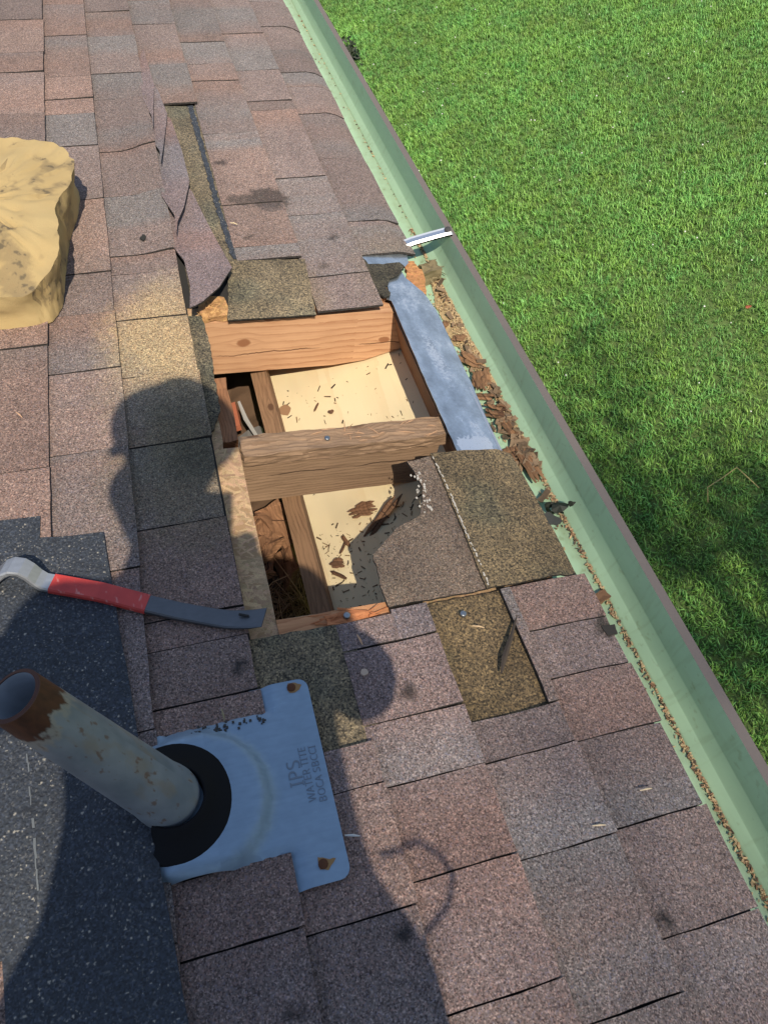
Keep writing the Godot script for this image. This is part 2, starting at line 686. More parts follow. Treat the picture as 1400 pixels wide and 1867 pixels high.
func make_ground():
	var m := mb()
	var n := 24
	for i in n:
		for j in n:
			var q := []
			for k in [[0, 0], [0, 1], [1, 1], [1, 0]]:
				var x := -150.0 + 300.0 * pow(absf((i + k[0]) / float(n) * 2 - 1), 2.2) * 0.5 * signf((i + k[0]) / float(n) * 2 - 1) + 150.0
				var z := -150.0 + 300.0 * pow(absf((j + k[1]) / float(n) * 2 - 1), 2.2) * 0.5 * signf((j + k[1]) / float(n) * 2 - 1) + 150.0
				q.append(Vector3(x, GROUND, z))
			m.quad(q[0], q[1], q[2], q[3])
	kind(build(m, "lawn", M.soil, self), "structure")
	# tufts of bent blades
	var tufts := []
	for k in 4:
		var b := mb()
		b.smooth = true
		for e in 17:
			var a := rng.randf() * TAU
			var root := Vector3(rng.randf_range(-.035, .035), 0, rng.randf_range(-.035, .035))
			var d := Vector3(cos(a), 0, sin(a))
			var side := Vector3(-d.z, 0, d.x) * rng.randf_range(.0016, .0028)
			var h := rng.randf_range(.024, .05)
			var lean := rng.randf_range(.2, 1.0) * h
			var p1 := root + Vector3(0, h * .6, 0) + d * lean * .35
			var p2 := root + Vector3(0, h * (1.0 - lean / h * .25), 0) + d * lean
			var f := rng.randf_range(.7, 1.3)
			var cb := Color(.09 * f, .19 * f, .04 * f)
			var ct := Color(.25 * f, .50 * f, .125 * f)
			b.tri(root - side, root + side, p1 + side, cb, cb, ct)
			b.tri(root - side, p1 + side, p1 - side, cb, ct, ct)
			b.tri(p1 - side, p1 + side, p2, ct, ct, ct)
		tufts.append(b.mesh())
	var xfs := [[], [], [], []]
	var cols := [[], [], [], []]
	var clover := []
	var cc := []
	var x := 0.35
	while x < 8.0:
		var u := -1.5
		while u < 13.0:
			var keep := 1.0
			# nothing of the far corners shows; thin them
			if x > 2.2 + 0.42 * maxf(u, 0.0) + 0.6:
				keep = 0.06
			if x < 0.62:
				keep = 0.3
			if rng.randf() < keep:
				var p := Vector3(x + rng.randf_range(-.024, .024), GROUND, -(u + rng.randf_range(-.024, .024)))
				var patch := nz.get_noise_3d(p.x * .8, 3.0, p.z * .8)
				var s := rng.randf_range(.75, 1.2) * (1.0 + .25 * patch)
				var k := rng.randi() % 4
				xfs[k].append(Transform3D(Basis(Vector3.UP, rng.randf() * TAU).scaled(Vector3(s, s, s)), p))
				var f := 1.05 + .3 * patch + rng.randf_range(-.16, .16)
				var y := rng.randf_range(-.06, .16) + .16 * nz.get_noise_3d(p.x * 2.0, 9.0, p.z * 2.0)
				cols[k].append(Color(clampf(.72 * f * (1 + y * 1.6), 0, 1), clampf(.78 * f, 0, 1), clampf(.70 * f * (1 - y), 0, 1)))
				if rng.randf() < .007 * smoothstep(1.0, 6.0, u) + .0006:
					var cs := rng.randf_range(.5, 1.0)
					clover.append(Transform3D(Basis.IDENTITY.scaled(Vector3(cs, cs, cs)), p + Vector3(0, .05, 0)))
					cc.append(Color(1, 1, 1))
			u += 0.043
		x += 0.043
	var g := Node3D.new()
	g.name = "grass"
	add_child(g)
	kind(g, "stuff")
	g.set_meta("label", "short mown green grass of the lawn below the eave")
	g.set_meta("category", "grass")
	for k in 4:
		kind(multi("grass_tufts", tufts[k], xfs[k], cols[k], M.leaf, g), "stuff")
	var fl := mb()
	fl.smooth = true
	fl.col = Color(.62, .64, .56)
	lathe(fl, Vector3.ZERO, Vector3.UP, [Vector2(0.0005, 0), Vector2(.007, .002), Vector2(.008, .007), Vector2(.005, .012), Vector2(.0004, .013)], 7)
	var c := multi("clover_flowers", fl.mesh(), clover, cc, M.plain, self)
	kind(c, "stuff")
	tag(c, "tiny white clover flowers scattered over the lawn", "flowers")
	# a bent dry stalk
	var st := mb(Vector3(2.15, GROUND, -2.02), Color(.42, .33, .14))
	tube(st, [Vector3(2.13, GROUND + .03, -1.96), Vector3(2.15, GROUND + .085, -2.02), Vector3(2.25, GROUND + .10, -2.04), Vector3(2.345, GROUND + .115, -2.065), Vector3(2.375, GROUND + .09, -2.0), Vector3(2.41, GROUND + .06, -1.925)], [.0028, .003, .003, .003, .0028, .002], 5)
	single(st, "dry_stalk", "bent pale dry grass stalk lying on the shaded lawn", "stalk", M.plain)
	# a fallen red leaf
	var lf := mb(Vector3(3.1, GROUND, -3.21), Color(.30, .06, .02))
	slab_world(lf, Vector3(3.1, GROUND + .075, -3.21), .022, .014)
	single(lf, "red_leaf", "small red fallen leaf on the sunlit lawn", "leaf", M.leaf)
	# dark low plant beside the wall, just past the gutter
	var sh := thing("low_plant", "dark low plant at the foot of the wall just beyond the gutter", "plant", Vector3(1.66, GROUND, -8.3))
	var pl := mb(Vector3(1.66, GROUND, -8.3), Color(.02, .035, .015))
	for k in 70:
		var p := Vector3(1.67 + rng.randfn() * .025, GROUND + rng.randf() * .12, -8.38 + rng.randfn() * .17)
		var d := Vector3(rng.randfn(), rng.randf() + .2, rng.randfn()).normalized()
		var sd := d.cross(Vector3(.3, .5, .8)).normalized() * .014
		pl.tri(p - sd, p + sd, p + d * .06)
		pl.tri(p + sd, p - sd, p - d * .03)
	build(pl, "leaves", M.leaf, sh)


func slab_world(m: MB, at: Vector3, a: float, b: float):
	var ring := []
	for k in 8:
		var t := TAU * k / 8
		ring.append(at + Vector3(cos(t) * a, .004 * sin(t * 2), sin(t) * b))
	for k in 8:
		m.tri(at + Vector3(0, .006, 0), ring[(k + 1) % 8], ring[k])


# ---------------------------------------------------------------- roof covering
const EDGE := [-0.75, -0.61, -0.47, -0.33, -0.187, -0.06, 0.084, 0.224, 0.369, 0.512, 0.657]
# places where the covering is stained, dusted or grown over: u, v, radius along u, radius along v, colour, strength
var stains := [
	[1.775, 0.335, 0.045, 0.055, Color(.060, .047, .042), .9], [1.775, 0.285, 0.025, 0.06, Color(.075, .058, .05), .85], [1.735, 0.335, 0.02, 0.03, Color(.085, .07, .065), .7],
	[1.963, 0.243, 0.014, 0.018, Color(.06, .045, .04), .9], [1.607, 0.019, 0.010, 0.006, Color(.02, .02, .02), 1.0], [1.587, 0.462, 0.008, 0.014, Color(.04, .033, .03), .9],
	[1.612, 0.262, 0.007, 0.016, Color(.05, .04, .035), .9], [1.478, 0.412, 0.012, 0.014, Color(.07, .055, .045), .7], [0.499, 0.064, 0.010, 0.010, Color(.02, .018, .018), .9],
	[0.410, 0.293, 0.010, 0.010, Color(.03, .022, .02), .9], [0.046, 0.526, 0.010, 0.012, Color(.02, .018, .018), .95], [0.116, 0.198, 0.009, 0.009, Color(.02, .018, .018), .9], [0.069, 0.056, 0.010, 0.010, Color(.02, .018, .018), .9],
	[1.26, 0.02, 0.12, 0.09, Color(.40, .29, .15), .75], [1.17, 0.06, 0.10, 0.05, Color(.42, .29, .15), .6], [1.38, 0.05, 0.08, 0.06, Color(.33, .26, .15), .5], [1.12, 0.02, 0.14, 0.10, Color(.30, .25, .15), .45],
	[0.99, 0.04, 0.10, 0.06, Color(.07, .062, .036), .6], [0.87, 0.03, 0.14, 0.11, Color(.14, .115, .06), .6], [0.91, 0.06, 0.05, 0.05, Color(.055, .05, .032), .6],
	[1.45, 0.60, 0.16, 0.10, Color(.15, .12, .08), .5], [1.38, 0.34, 0.10, 0.05, Color(.20, .15, .08), .4], [0.45, 0.645, 0.02, 0.014, Color(.03, .027, .022), .9],
]


func course_of(v: float) -> int:
	var k := 0
	while k < EDGE.size() - 1 and v > EDGE[k]:
		k += 1
	return k


func tint(u: float, v: float, c: Color, fade: float) -> Color:
	for s in stains:
		var d := Vector2((u - s[0]) / s[2], (v - s[1]) / s[3]).length()
		if d < 1.7:
			var e := d + .45 * nz.get_noise_3d(u * 45, v * 45, s[0] * 10)
			var soft := .15 if s[2] < .05 else .6
			c = c.lerp(s[4], s[5] * (1.0 - smoothstep(1.0 - soft, 1.0 + soft, e)))
	return Color(clampf(c.r / fade, 0, 1), clampf(c.g / fade, 0, 1), clampf(c.b / fade, 0, 1))


# height of the covering: each course climbs to its lower edge, sags over the eave and is buckled by the damage
func top_of(u: float, v: float, k: int, raise: float) -> float:
	var t := clampf((v - EDGE[k - 1]) / (EDGE[k] - EDGE[k - 1]), -0.1, 1.0)
	var w := lerpf(-0.001 + raise * .3, 0.0065 + raise, t)
	w += .0028 * nz.get_noise_3d(u * 2.2, v * 5.0, 3.0) * (.4 + t)
	w -= .017 * smoothstep(.606, .67, v) * smoothstep(1.3, 1.8, u)
	w -= .006 * smoothstep(.60, .66, v)
	if k == 6:
		w += .020 * exp(-pow((u - 2.02) / .30, 2)) * smoothstep(-.01, .084, v) + .010 * exp(-pow((u - 1.62) / .12, 2)) * smoothstep(.0, .084, v)
	return w


func shingle_colour(u: float, v: float, k: int, salt: float, tone: Color) -> Color:
	var a := nz.get_noise_3d(u * 2.6 + salt * 1.7, k * 7.3, 1.0)
	var b := nz.get_noise_3d(u * 1.9 + salt, k * 5.1, 20.0)
	var mauve := Color(.176, .139, .128)
	var grey := Color(.158, .152, .150)
	var red := Color(.205, .132, .104)
	var c := mauve.lerp(grey, smoothstep(.0, .28, a) * .75).lerp(red, smoothstep(.0, .28, b) * .62)
	c = Color(c.r * tone.r, c.g * tone.g, c.b * tone.b)
	var f := 1.0 + .13 * nz.get_noise_3d(u * 9, v * 9, 40.0) + .12 * nz.get_noise_3d(u * 2.3, v * 4.0, 44.0) + .05 * nz.get_noise_3d(u * 3.0, v * 40.0, 48.0)
	# each tab is a little darker along its upper edge
	f *= 1.0 - .10 * (1.0 - smoothstep(0.0, .03, v - EDGE[k - 1]))
	return Color(c.r * f, c.g * f, c.b * f)


func needs_fine(u0: float, u1: float, v0: float, v1: float) -> bool:
	for s in stains:
		if s[0] + s[2] * 1.3 > u0 and s[0] - s[2] * 1.3 < u1 and s[1] + s[3] * 1.3 > v0 and s[1] - s[3] * 1.3 < v1:
			return true
	return false


func shingle(parent: Node, k: int, u0: float, u1: float, raise: float, tone: Color, into: MB = null, v1 := 99.0, v0 := 99.0):
	var salt := rng.randf() * 40.0
	var m := into if into != null else mb()
	m.uvo = Vector2(rng.randf() * .3, rng.randf() * .3)
	var lo: float = EDGE[k - 1] - .006 if v0 > 90 else v0
	var hi: float = EDGE[k] + rng.randf_range(-.002, .0025) if v1 > 90 else v1
	var gap := .0011 + .0007 * clampf(u0 - .9, 0, 1)
	var poly := jag([Vector2(u0 + gap, lo), Vector2(u1 - gap, lo), Vector2(u1 - gap, hi), Vector2(u0 + gap, hi)], .03, .0011, salt)
	var colf := func(u: float, v: float) -> Color: return tint(u, v, shingle_colour(u, v, k, salt, tone), .40)
	var cell := .05
	if into != null:
		cell = .15
	elif needs_fine(u0, u1, lo, hi):
		cell = .012
	var curl0 := .0035 * rng.randf() * rng.randf()
	var curl1 := .0035 * rng.randf() * rng.randf()
	var h2 := func(u: float, v: float) -> float:
		var t := clampf((v - lo) / (hi - lo), 0, 1)
		var e := (u - u0) / (u1 - u0)
		return top_of(u, v, k, raise) + t * t * (curl0 * pow(1.0 - e, 4) + curl1 * pow(e, 4))
	slab(m, poly, h2, .0055, cell, colf, Color(.07, .062, .058))
	m.uvo = Vector2.ZERO
	if into == null:
		build(m, "shingle", M.shingle, parent)


# tabs of one course between cuts; every second tab is a raised one
func course(parent: Node, k: int, cuts: Array, tone := Color(1, 1, 1)):
	for i in cuts.size() - 1:
		var a: float = cuts[i]
		var b: float = cuts[i + 1]
		var up := .0024 if (i + k) % 2 == 0 else .0004
		var f := rng.randf_range(.84, 1.12)
		shingle(parent, k, minf(a, b), maxf(a, b), up, Color(tone.r * f, tone.g * f, tone.b * f))


# an older, unworn layer bared by a lost tab: dark granules gone olive
func olive(parent: Node, poly: Array, h: Callable, jagged := .002, tone := Color(1, 1, 1), label := ""):
	var m := mb()
	m.uvo = Vector2(rng.randf(), rng.randf())
	var salt := rng.randf() * 30
	var colf := func(u: float, v: float) -> Color:
		var f := 1.0 + .5 * nz.get_noise_3d(u * 7, v * 7, salt) + .25 * nz.get_noise_3d(u * 30, v * 30, salt)
		var c := Color(.142, .119, .090)
		c = c.lerp(Color(.11, .105, .085), smoothstep(.05, .4, nz.get_noise_3d(u * 5, v * 5, salt + 9)))
		return Color(c.r * f * tone.r / .36, c.g * f * tone.g / .36, c.b * f * tone.b / .36)
	slab(m, jag(poly, .012, jagged, salt), h, .004, .022, colf, Color(.05, .045, .04))
	var o := build(m, "shingle", M.olive, parent)
	if label != "":
		o.set_meta("label", label)


# ---------------------------------------------------------------- the house
func make_house():
	var house := thing("house", "house with brown asphalt shingle roof cut open along the eave", "house", Vector3.ZERO, ROOF)
	var level := Transform3D(ROOF.inverse(), Vector3.ZERO) # for upright parts
	var flat := func(w: float) -> Callable: return func(_u: float, _v: float) -> float: return w
	var none = null
	# black felt under the shingles
	var m := mb()
	for q in [[-1.2, 5.3, -1.6, .087], [1.362, 5.3, .087, .50], [1.54, 5.3, .50, .606], [-1.2, .544, .087, .606]]:
		slab(m, PackedVector2Array([Vector2(q[0], q[2]), Vector2(q[1], q[2]), Vector2(q[1], q[3]), Vector2(q[0], q[3])]), flat.call(-.0085), .001, 2.0, none, Color(1, 1, 1))
	var roof := build(m, "roof", M.dark, house)
	# decking
	m = mb()
	slab(m, jag([Vector2(-1.2, -1.6), Vector2(5.3, -1.6), Vector2(5.3, .606), Vector2(1.50, .606), Vector2(1.44, .60), Vector2(1.375, .55), Vector2(1.345, .50), Vector2(1.338, .19), Vector2(1.332, .104), Vector2(.97, .106), Vector2(.946, .104), Vector2(.945, .131), Vector2(.575, .131), Vector2(.565, .45), Vector2(.60, .606), Vector2(-1.2, .606)], .05, .0015, 4.0), flat.call(-.0105), .0115, .5, none, Color(.9, .72, .6))
	build(m, "roof_deck", M.osb, house)
	m = mb(Vector3.ZERO, Color(.35, .33, .3))
	prism_z(m, PackedVector2Array([Vector2(-1.6, -.001), Vector2(-1.6, -.02), Vector2(-4.6, -2.1), Vector2(-4.6, -2.08)]), 1.2, -5.3)
	build(m, "back_slope", M.plain, house)
	# starter course under the lowest tabs
	for q in [[1.525, 5.3], [-1.2, .552]]:
		m = mb()
		slab(m, PackedVector2Array([Vector2(q[0], .600), Vector2(q[1], .600), Vector2(q[1], .652), Vector2(q[0], .652)]), func(u: float, v: float) -> float: return top_of(u, v, 10, 0.0) - .0075, .002, .026, none, Color(.6, .6, .6))
		build(m, "starter_strip", M.black, roof)
	# tabs, far to near
	var far := [5.3, 5.05, 4.8, 4.48, 4.2, 3.95, 3.7, 3.42]
	course(roof, 4, far + [3.15, 2.865, 2.615, 2.48, 2.22, 1.93, 1.6, 1.25, .93, .62, .33, .05, -.25, -.6])
	course(roof, 5, far + [3.26, 3.015, 2.755, 2.46, 2.315, 2.225, 2.045, 1.78, 1.485, 1.345, 1.17, .96, .70, .43, .17, -.1, -.4])
	course(roof, 6, far + [3.2, 2.97, 2.765, 2.49, 2.32, 2.02, 1.80, 1.55, 1.48, 1.32, 1.145, .96, .775, .60, .55, .46, .42])
	course(roof, 6, [.236, .15, -.06, -.3], Color(.9, .92, .97))
	course(roof, 7, far + [3.3, 3.09, 2.88, 2.565, 2.30])
	course(roof, 7, [.352, .292, .14, -.06, -.35], Color(1.02, .98, .98))
	course(roof, 8, far + [3.11, 2.75, 2.58, 2.46, 2.125, 1.755, 1.57, 1.515])
	course(roof, 8, [.494, .375, .285, .165, .022, -.2, -.45], Color(1.03, .97, .98))
	course(roof, 9, far + [3.25, 3.05, 2.835, 2.545, 2.33, 2.27, 1.88, 1.70, 1.44, 1.315])
	shingle(roof, 9, .348, .552, .0018, Color(.96, .94, .92), null, 99.0, .497)
	course(roof, 9, [.347, .285, .155, -.03, -.25, -.5], Color(.97, .97, 1.0))
	course(roof, 10, far + [3.15, 2.915, 2.715, 2.54, 2.435, 2.255, 1.985, 1.665, 1.52])
	course(roof, 10, [.556, .47, .385, .285, .16, .025, -.15, -.42], Color(.97, .96, .98))
	m = mb()
	for k in [1, 2, 3]:
		var u := 5.3
		while u > -.6:
			var d := rng.randf_range(.14, .32)
			shingle(null, k, u - d, u, .0, Color(1, 1, 1), m)
			u -= d
	kind(build(m, "shingles_beyond", M.shingle, roof), "stuff")
	# bared older layers round the hole
	olive(roof, [Vector2(1.516, .196), Vector2(1.512, .374), Vector2(1.311, .357), Vector2(1.309, .166), Vector2(1.46, .19)], func(u: float, v: float) -> float: return .001 - .05 * smoothstep(.01, .06, 1.372 - u) * .12)
	olive(roof, [Vector2(2.303, .10), Vector2(2.303, .226), Vector2(1.766, .226), Vector2(1.52, .226), Vector2(1.515, .195), Vector2(1.36, .10)], func(_u: float, v: float) -> float: return -.005 + .012 * (v - .1), .002, Color(.82, .84, .88))
	olive(roof, [Vector2(.546, .078), Vector2(.544, .240), Vector2(.34, .240), Vector2(.335, .078)], func(u: float, v: float) -> float: return -.0045 + .018 * (v - .1))
	olive(roof, [Vector2(.553, .360), Vector2(.553, .520), Vector2(.335, .520), Vector2(.335, .360)], func(u: float, v: float) -> float: return -.0045 + .016 * (v - .37), .002, Color(.90, .80, .66))
	olive(roof, [Vector2(.862, .476), Vector2(.858, .56), Vector2(.850, .643), Vector2(.690, .652), Vector2(.5605, .652), Vector2(.556, .474), Vector2(.70, .477)], func(u: float, v: float) -> float: return .0075 - .020 * smoothstep(.60, .66, v), .0015, Color(1.0, .94, .84))
	# brown piece with a broken corner hanging over the hole
	m = mb()
	var hang := func(u: float, v: float) -> float: return .0035 - .012 * smoothstep(.40, .31, v) * smoothstep(.56, .70, u)
	var hangc := func(u: float, v: float) -> Color:
		var f := 1.0 + .4 * nz.get_noise_3d(u * 8, v * 8, 77)
		return Color(.155 * f / .4, .118 * f / .4, .088 * f / .4)
	slab(m, jag([Vector2(.850, .428), Vector2(.859, .4775), Vector2(.558, .475), Vector2(.556, .307), Vector2(.600, .305), Vector2(.628, .310), Vector2(.664, .311), Vector2(.690, .342), Vector2(.708, .365), Vector2(.724, .414), Vector2(.787, .438)], .012, .0022, 12.0), hang, .0045, .022, hangc, Color(.05, .045, .04))
	build(m, "shingle", M.shingle, roof).set_meta("label", "broken shingle overhanging the hole")
	# upright tab corner left beside the hole
	shingle(roof, 8, .496, .551, .001, Color(1.05, .98, 1.02), null, 99.0, .308)
	shingle(roof, 8, .496, .5445, .0, Color(1.0, .98, 1.0), null, .309)
	# chalky glue line on the big bared shingle
	m = mb(Vector3.ZERO, Color(.55, .50, .42))
	var pts := [Vector2(.852, .474), Vector2(.76, .478), Vector2(.68, .476), Vector2(.62, .478), Vector2(.562, .476)]
	for i in pts.size() - 1:
		for k in 16:
			if rng.randf() < .3:
				continue
			var a: Vector2 = pts[i].lerp(pts[i + 1], k / 16.0)
			var b: Vector2 = pts[i].lerp(pts[i + 1], (k + 1.1) / 16.0)
			var w := rng.randf_range(.0005, .0019)
			var o := rng.randf_range(-.0012, .0012) + .004
			slab(m, PackedVector2Array([a + Vector2(0, o - w), a + Vector2(0, o + w * .6), b + Vector2(0, o + w), b + Vector2(0, o - w * .7)]), func(_u: float, _v: float) -> float: return .0083, .0006, 1.0, none, m.col)
	for k in 44:
		var c := Vector2(rng.randf_range(.73, .825), .428 + rng.randfn() * .006)
		c.y += (c.x - .735) * .12
		var s := rng.randf_range(.0006, .0042)
		slab(m, jag([c + Vector2(-s, -s * .3), c + Vector2(s * .2, -s * .7), c + Vector2(s * .9, s * .2), c + Vector2(-s * .2, s * .6)], .003, .0008, k), func(_u: float, _v: float) -> float: return .0042, .001, 1.0, none, m.col)
	build(m, "sealant_line", M.plain, house)
	# lifted torn flaps
	var flaps := [
		[Vector3(2.683, .106, .009), Vector3(2.533, .111, .015), Vector3(2.402, .114, .020), Vector3(2.234, .098, .026), Vector3(2.082, .086, .034), Vector3(2.17, .088, .018), Vector3(2.30, .074, .018), Vector3(2.571, .08, .009)],
		[Vector3(2.49, .106, .004), Vector3(2.368, .124, .009), Vector3(2.216, .133, .015), Vector3(2.015, .105, .024), Vector3(1.894, .088, .034), Vector3(1.97, .091, .016), Vector3(2.06, .074, .016), Vector3(2.2, .070, .006)],
		[Vector3(2.29, .110, .004), Vector3(2.197, .141, .009), Vector3(2.013, .150, .015), Vector3(1.836, .150, .020), Vector3(1.702, .122, .026), Vector3(1.630, .100, .031), Vector3(1.567, .091, .038), Vector3(1.66, .096, .03), Vector3(1.76, .076, .016), Vector3(1.98, .072, .005)],
		[Vector3(1.92, .118, .004), Vector3(1.815, .152, .009), Vector3(1.632, .173, .020), Vector3(1.52, .187, .030), Vector3(1.444, .196, .038), Vector3(1.365, .158, .044), Vector3(1.312, .117, .044), Vector3(1.289, .088, .038), Vector3(1.38, .099, .03), Vector3(1.49, .098, .03), Vector3(1.57, .076, .020), Vector3(1.70, .074, .005)]]
	for i in 4:
		m = mb()
		m.uvo = Vector2(rng.randf(), rng.randf())
		var salt := 3.0 + i * 11
		sheet3(m, flaps[i], .0035, [.034, .036, .040, .046][i], .0042, Color(.04, .036, .034), func(u: float, v: float) -> Color:
			var c := shingle_colour(u, v, 7, salt, Color(.98, .98, 1.08))
			return Color(c.r / .4, c.g / .4, c.b / .4))
		build(m, "shingle", M.shingle, roof).set_meta("label", "curled torn shingle flap lifting off the roof")
	# bared tar band beside the flaps
	m = mb()
	slab(m, jag([Vector2(2.30, .196), Vector2(2.303, .212), Vector2(2.046, .213), Vector2(1.728, .214), Vector2(1.524, .221), Vector2(1.53, .207), Vector2(1.742, .200), Vector2(2.046, .200)], .012, .004, 8.0), func(_u: float, _v: float) -> float: return -.0012, .002, .2, none, Color(.6, .6, .6))
	build(m, "tar_strip", M.black, house)
	# torn felt and old wood on the upslope side of the hole
	m = mb()
	olive(roof, [Vector2(1.325, .080), Vector2(1.325, .114), Vector2(1.22, .119), Vector2(1.125, .113), Vector2(1.039, .112), Vector2(.99, .095), Vector2(.975, .080)], func(u: float, v: float) -> float: return -.001 - .25 * maxf(0, v - .105), .003, Color(.75, .78, .8), "dark torn shingle edge hanging at the upslope side of the hole")
	m = mb(Vector3.ZERO, Color(1.0, .72, .55))
	m.grain = 2
	rough_box(m, .098, .137, -.075, -.024, -1.15, -.976, 2, 2, 6, .006, 30.0)
	build(m, "blocking", M.old, house)
	# rafters
	var rf := func(u0: float, v1: float, cut: float, matn: String, col: Color):
		var b := mb(Vector3.ZERO, col)
		b.grain = 1
		b.uvo = Vector2(.1, .165)
		var prof := PackedVector2Array([Vector2(-1.5, -.0225), Vector2(v1, -.0225)])
		prof.append(Vector2(v1, -.165 + .3333 * (v1 - cut)))
		prof.append(Vector2(cut + .02, -.165 + .3333 * .02))
		prof.append(Vector2(cut - .06, -.166))
		prof.append(Vector2(-1.5, -.166))
		prism_z(b, prof, -u0, -(u0 + .038))
		return build(b, "rafter", M[matn], house)
	rf.call(1.325, .580, .47, "fresh", Color(1, 1, 1)).set_meta("label", "clean orange pine rafter at the far end of the hole")
	rf.call(.5355, .580, .47, "fresh", Color(.8, .75, .7))
	rf.call(1.72, .580, .47, "old", Color(1, 1, 1))
	rf.call(.145, .580, .47, "old", Color(1, 1, 1))
	# the weathered middle rafter, its rotten top edge
	m = mb(Vector3.ZERO, Color(1, 1, 1))
	m.grain = 1
	m.uvo = Vector2(.0, .165)
	m.col = Color(1.12, 1.05, 1.0)
	rough_box(m, -1.0, .532, -.163, -.052, -.973, -.9365, 40, 4, 2, .0014, 25.0)
	build(m, "rafter", M.old, house).set_meta("label", "weathered brown rafter across the middle of the hole")
	m = mb(Vector3.ZERO, Color(1.3, 1.14, 1.02))
	m.grain = 1
	m.uvo = Vector2(.3, .02)
	stretch = Vector3(.3, 1.6, 1.3)
	rough_box(m, .138, .541, -.048, -.018, -.978, -.928, 70, 8, 10, .0048, 42.0)
	stretch = Vector3.ONE
	build(m, "rotten_edge", M.old, house)
	m = mb(Vector3.ZERO, Color(.42, .25, .145))
	for k in 24: # torn fibres on the rotten edge
		var v := rng.randf_range(.26, .53)
		var p := r(rng.randf_range(.93, .975), v, rng.randf_range(-.022, -.014))
		var d := Vector3(rng.randf_range(-1, 1), rng.randf_range(-.1, .25), rng.randf_range(-.3, .3)).normalized() * rng.randf_range(.006, .020)
		tube(m, [p - d, p + Vector3(0, .001, 0), p + d], [.0006, .0014, .0005], 4)
	build(m, "torn_fibres", M.plain, house)
	# splinters and the top of the near rafter
	m = mb(Vector3.ZERO, Color(.95, .62, .42))
	m.grain = 1
	rough_box(m, .205, .275, -.016, -.006, -.566, -.546, 8, 2, 3, .006, 40.0)
	for k in 16:
		var p := r(rng.randf_range(.545, .568), rng.randf_range(.19, .30), -.006)
		var d := Vector3(rng.randf_range(.5, 1), rng.randf_range(-.1, .3), rng.randf_range(-.3, .3)).normalized() * rng.randf_range(.01, .03)
		tube(m, [p - d, p + d], [.002, .0005], 4)
	build(m, "splinter", M.fresh, house)
	m = mb(Vector3.ZERO, Color(.95, .8, .65))
	m.grain = 1
	rough_box(m, .131, .31, -.0195, -.0085, -.5725, -.5445, 6, 1, 2, .002, 40.0)
	build(m, "deck_edge", M.fresh, house)
	# torn wood at the far corners
	m = mb(Vector3.ZERO, Color(1, .85, .62))
	rough_box(m, .112, .170, -.02, -.004, -1.39, -1.325, 4, 2, 4, .008, 30.0)
	for k in 14:
		var p := r(rng.randf_range(1.325, 1.37), rng.randf_range(.115, .165), -.004)
		var d := Vector3(rng.randf_range(-.4, .4), rng.randf_range(0, .4), rng.randf_range(-1, 1)).normalized() * rng.randf_range(.008, .022)
		tube(m, [p - d, p + d], [.002, .0005], 4)
	build(m, "torn_deck_corner", M.osb, house)
	m = mb(Vector3.ZERO, Color(1.1, .72, .48))
	slab(m, jag([Vector2(1.505, .618), Vector2(1.50, .640), Vector2(1.47, .652), Vector2(1.425, .652), Vector2(1.366, .632), Vector2(1.39, .617), Vector2(1.43, .606), Vector2(1.46, .612)], .012, .005, 21.0), func(u: float, v: float) -> float: return -.008 + .003 * nz.get_noise_3d(u * 60, v * 60, 1), .01, .012, none, Color(.6, .4, .26))
	build(m, "bared_deck_edge", M.osb, house)
	# upright parts: wall, ledger, soffit, fascia
	m = mb(Vector3.ZERO, Color(.9, .8, .7))
	m.grain = 2
	box(m, .148, .185, -.311, -.249, -5.2, .9)
	build(m, "ledger", M.old, house).transform = level
	m = mb()
	m.grain = 2
	box(m, .148, .507, -.3265, -.3134, -5.2, 1.2)
	build(m, "soffit", M.ply, house).transform = level
	m = mb()
	box(m, .06, .20, GROUND, -.50, -5.3, 1.2)
	box(m, -4.0, .06, GROUND, -.60, -5.3, -5.2)
	box(m, -4.0, .06, GROUND, -.60, 1.1, 1.2)
	build(m, "wall", M.wall, house).transform = level
	m = mb(Vector3.ZERO, Color(.8, .62, .5))
	m.grain = 2
	box(m, .507, .545, -.345, -.197, -5.2, 1.2)
	build(m, "fascia_backing", M.old, house).transform = level
	m = mb(Vector3.ZERO, Color(.30, .45, .33))
	box(m, .545, .563, -.36, -.205, -5.25, 1.2)
	build(m, "fascia", M.gutter, house).transform = level
	# attic floor: brown insulation lumps and a nest of straw
	m = mb(Vector3.ZERO, Color(.11, .065, .038))
	m.smooth = true
	var hh := func(x: float, z: float) -> float: return -.395 + .04 * nz.get_noise_3d(x * 9, 0, z * 9) + .02 * nz.get_noise_3d(x * 40, 4, z * 40)
	for i in 14:
		for j in 60:
			var x0 := -.30 + .45 * i / 14.0
			var x1 := -.30 + .45 * (i + 1) / 14.0
			var z0 := -.30 - 1.3 * j / 60.0
			var z1 := -.30 - 1.3 * (j + 1) / 60.0
			m.quad(Vector3(x0, hh.call(x0, z0), z0), Vector3(x1, hh.call(x1, z0), z0), Vector3(x1, hh.call(x1, z1), z1), Vector3(x0, hh.call(x0, z1), z1))
	m.smooth = false
	box(m, -3.9, .06, -.62, -.50, -5.2, 1.1)
	kind(build(m, "insulation", M.plain, house), "stuff").transform = level
	m = mb(Vector3.ZERO, Color(.24, .13, .075))
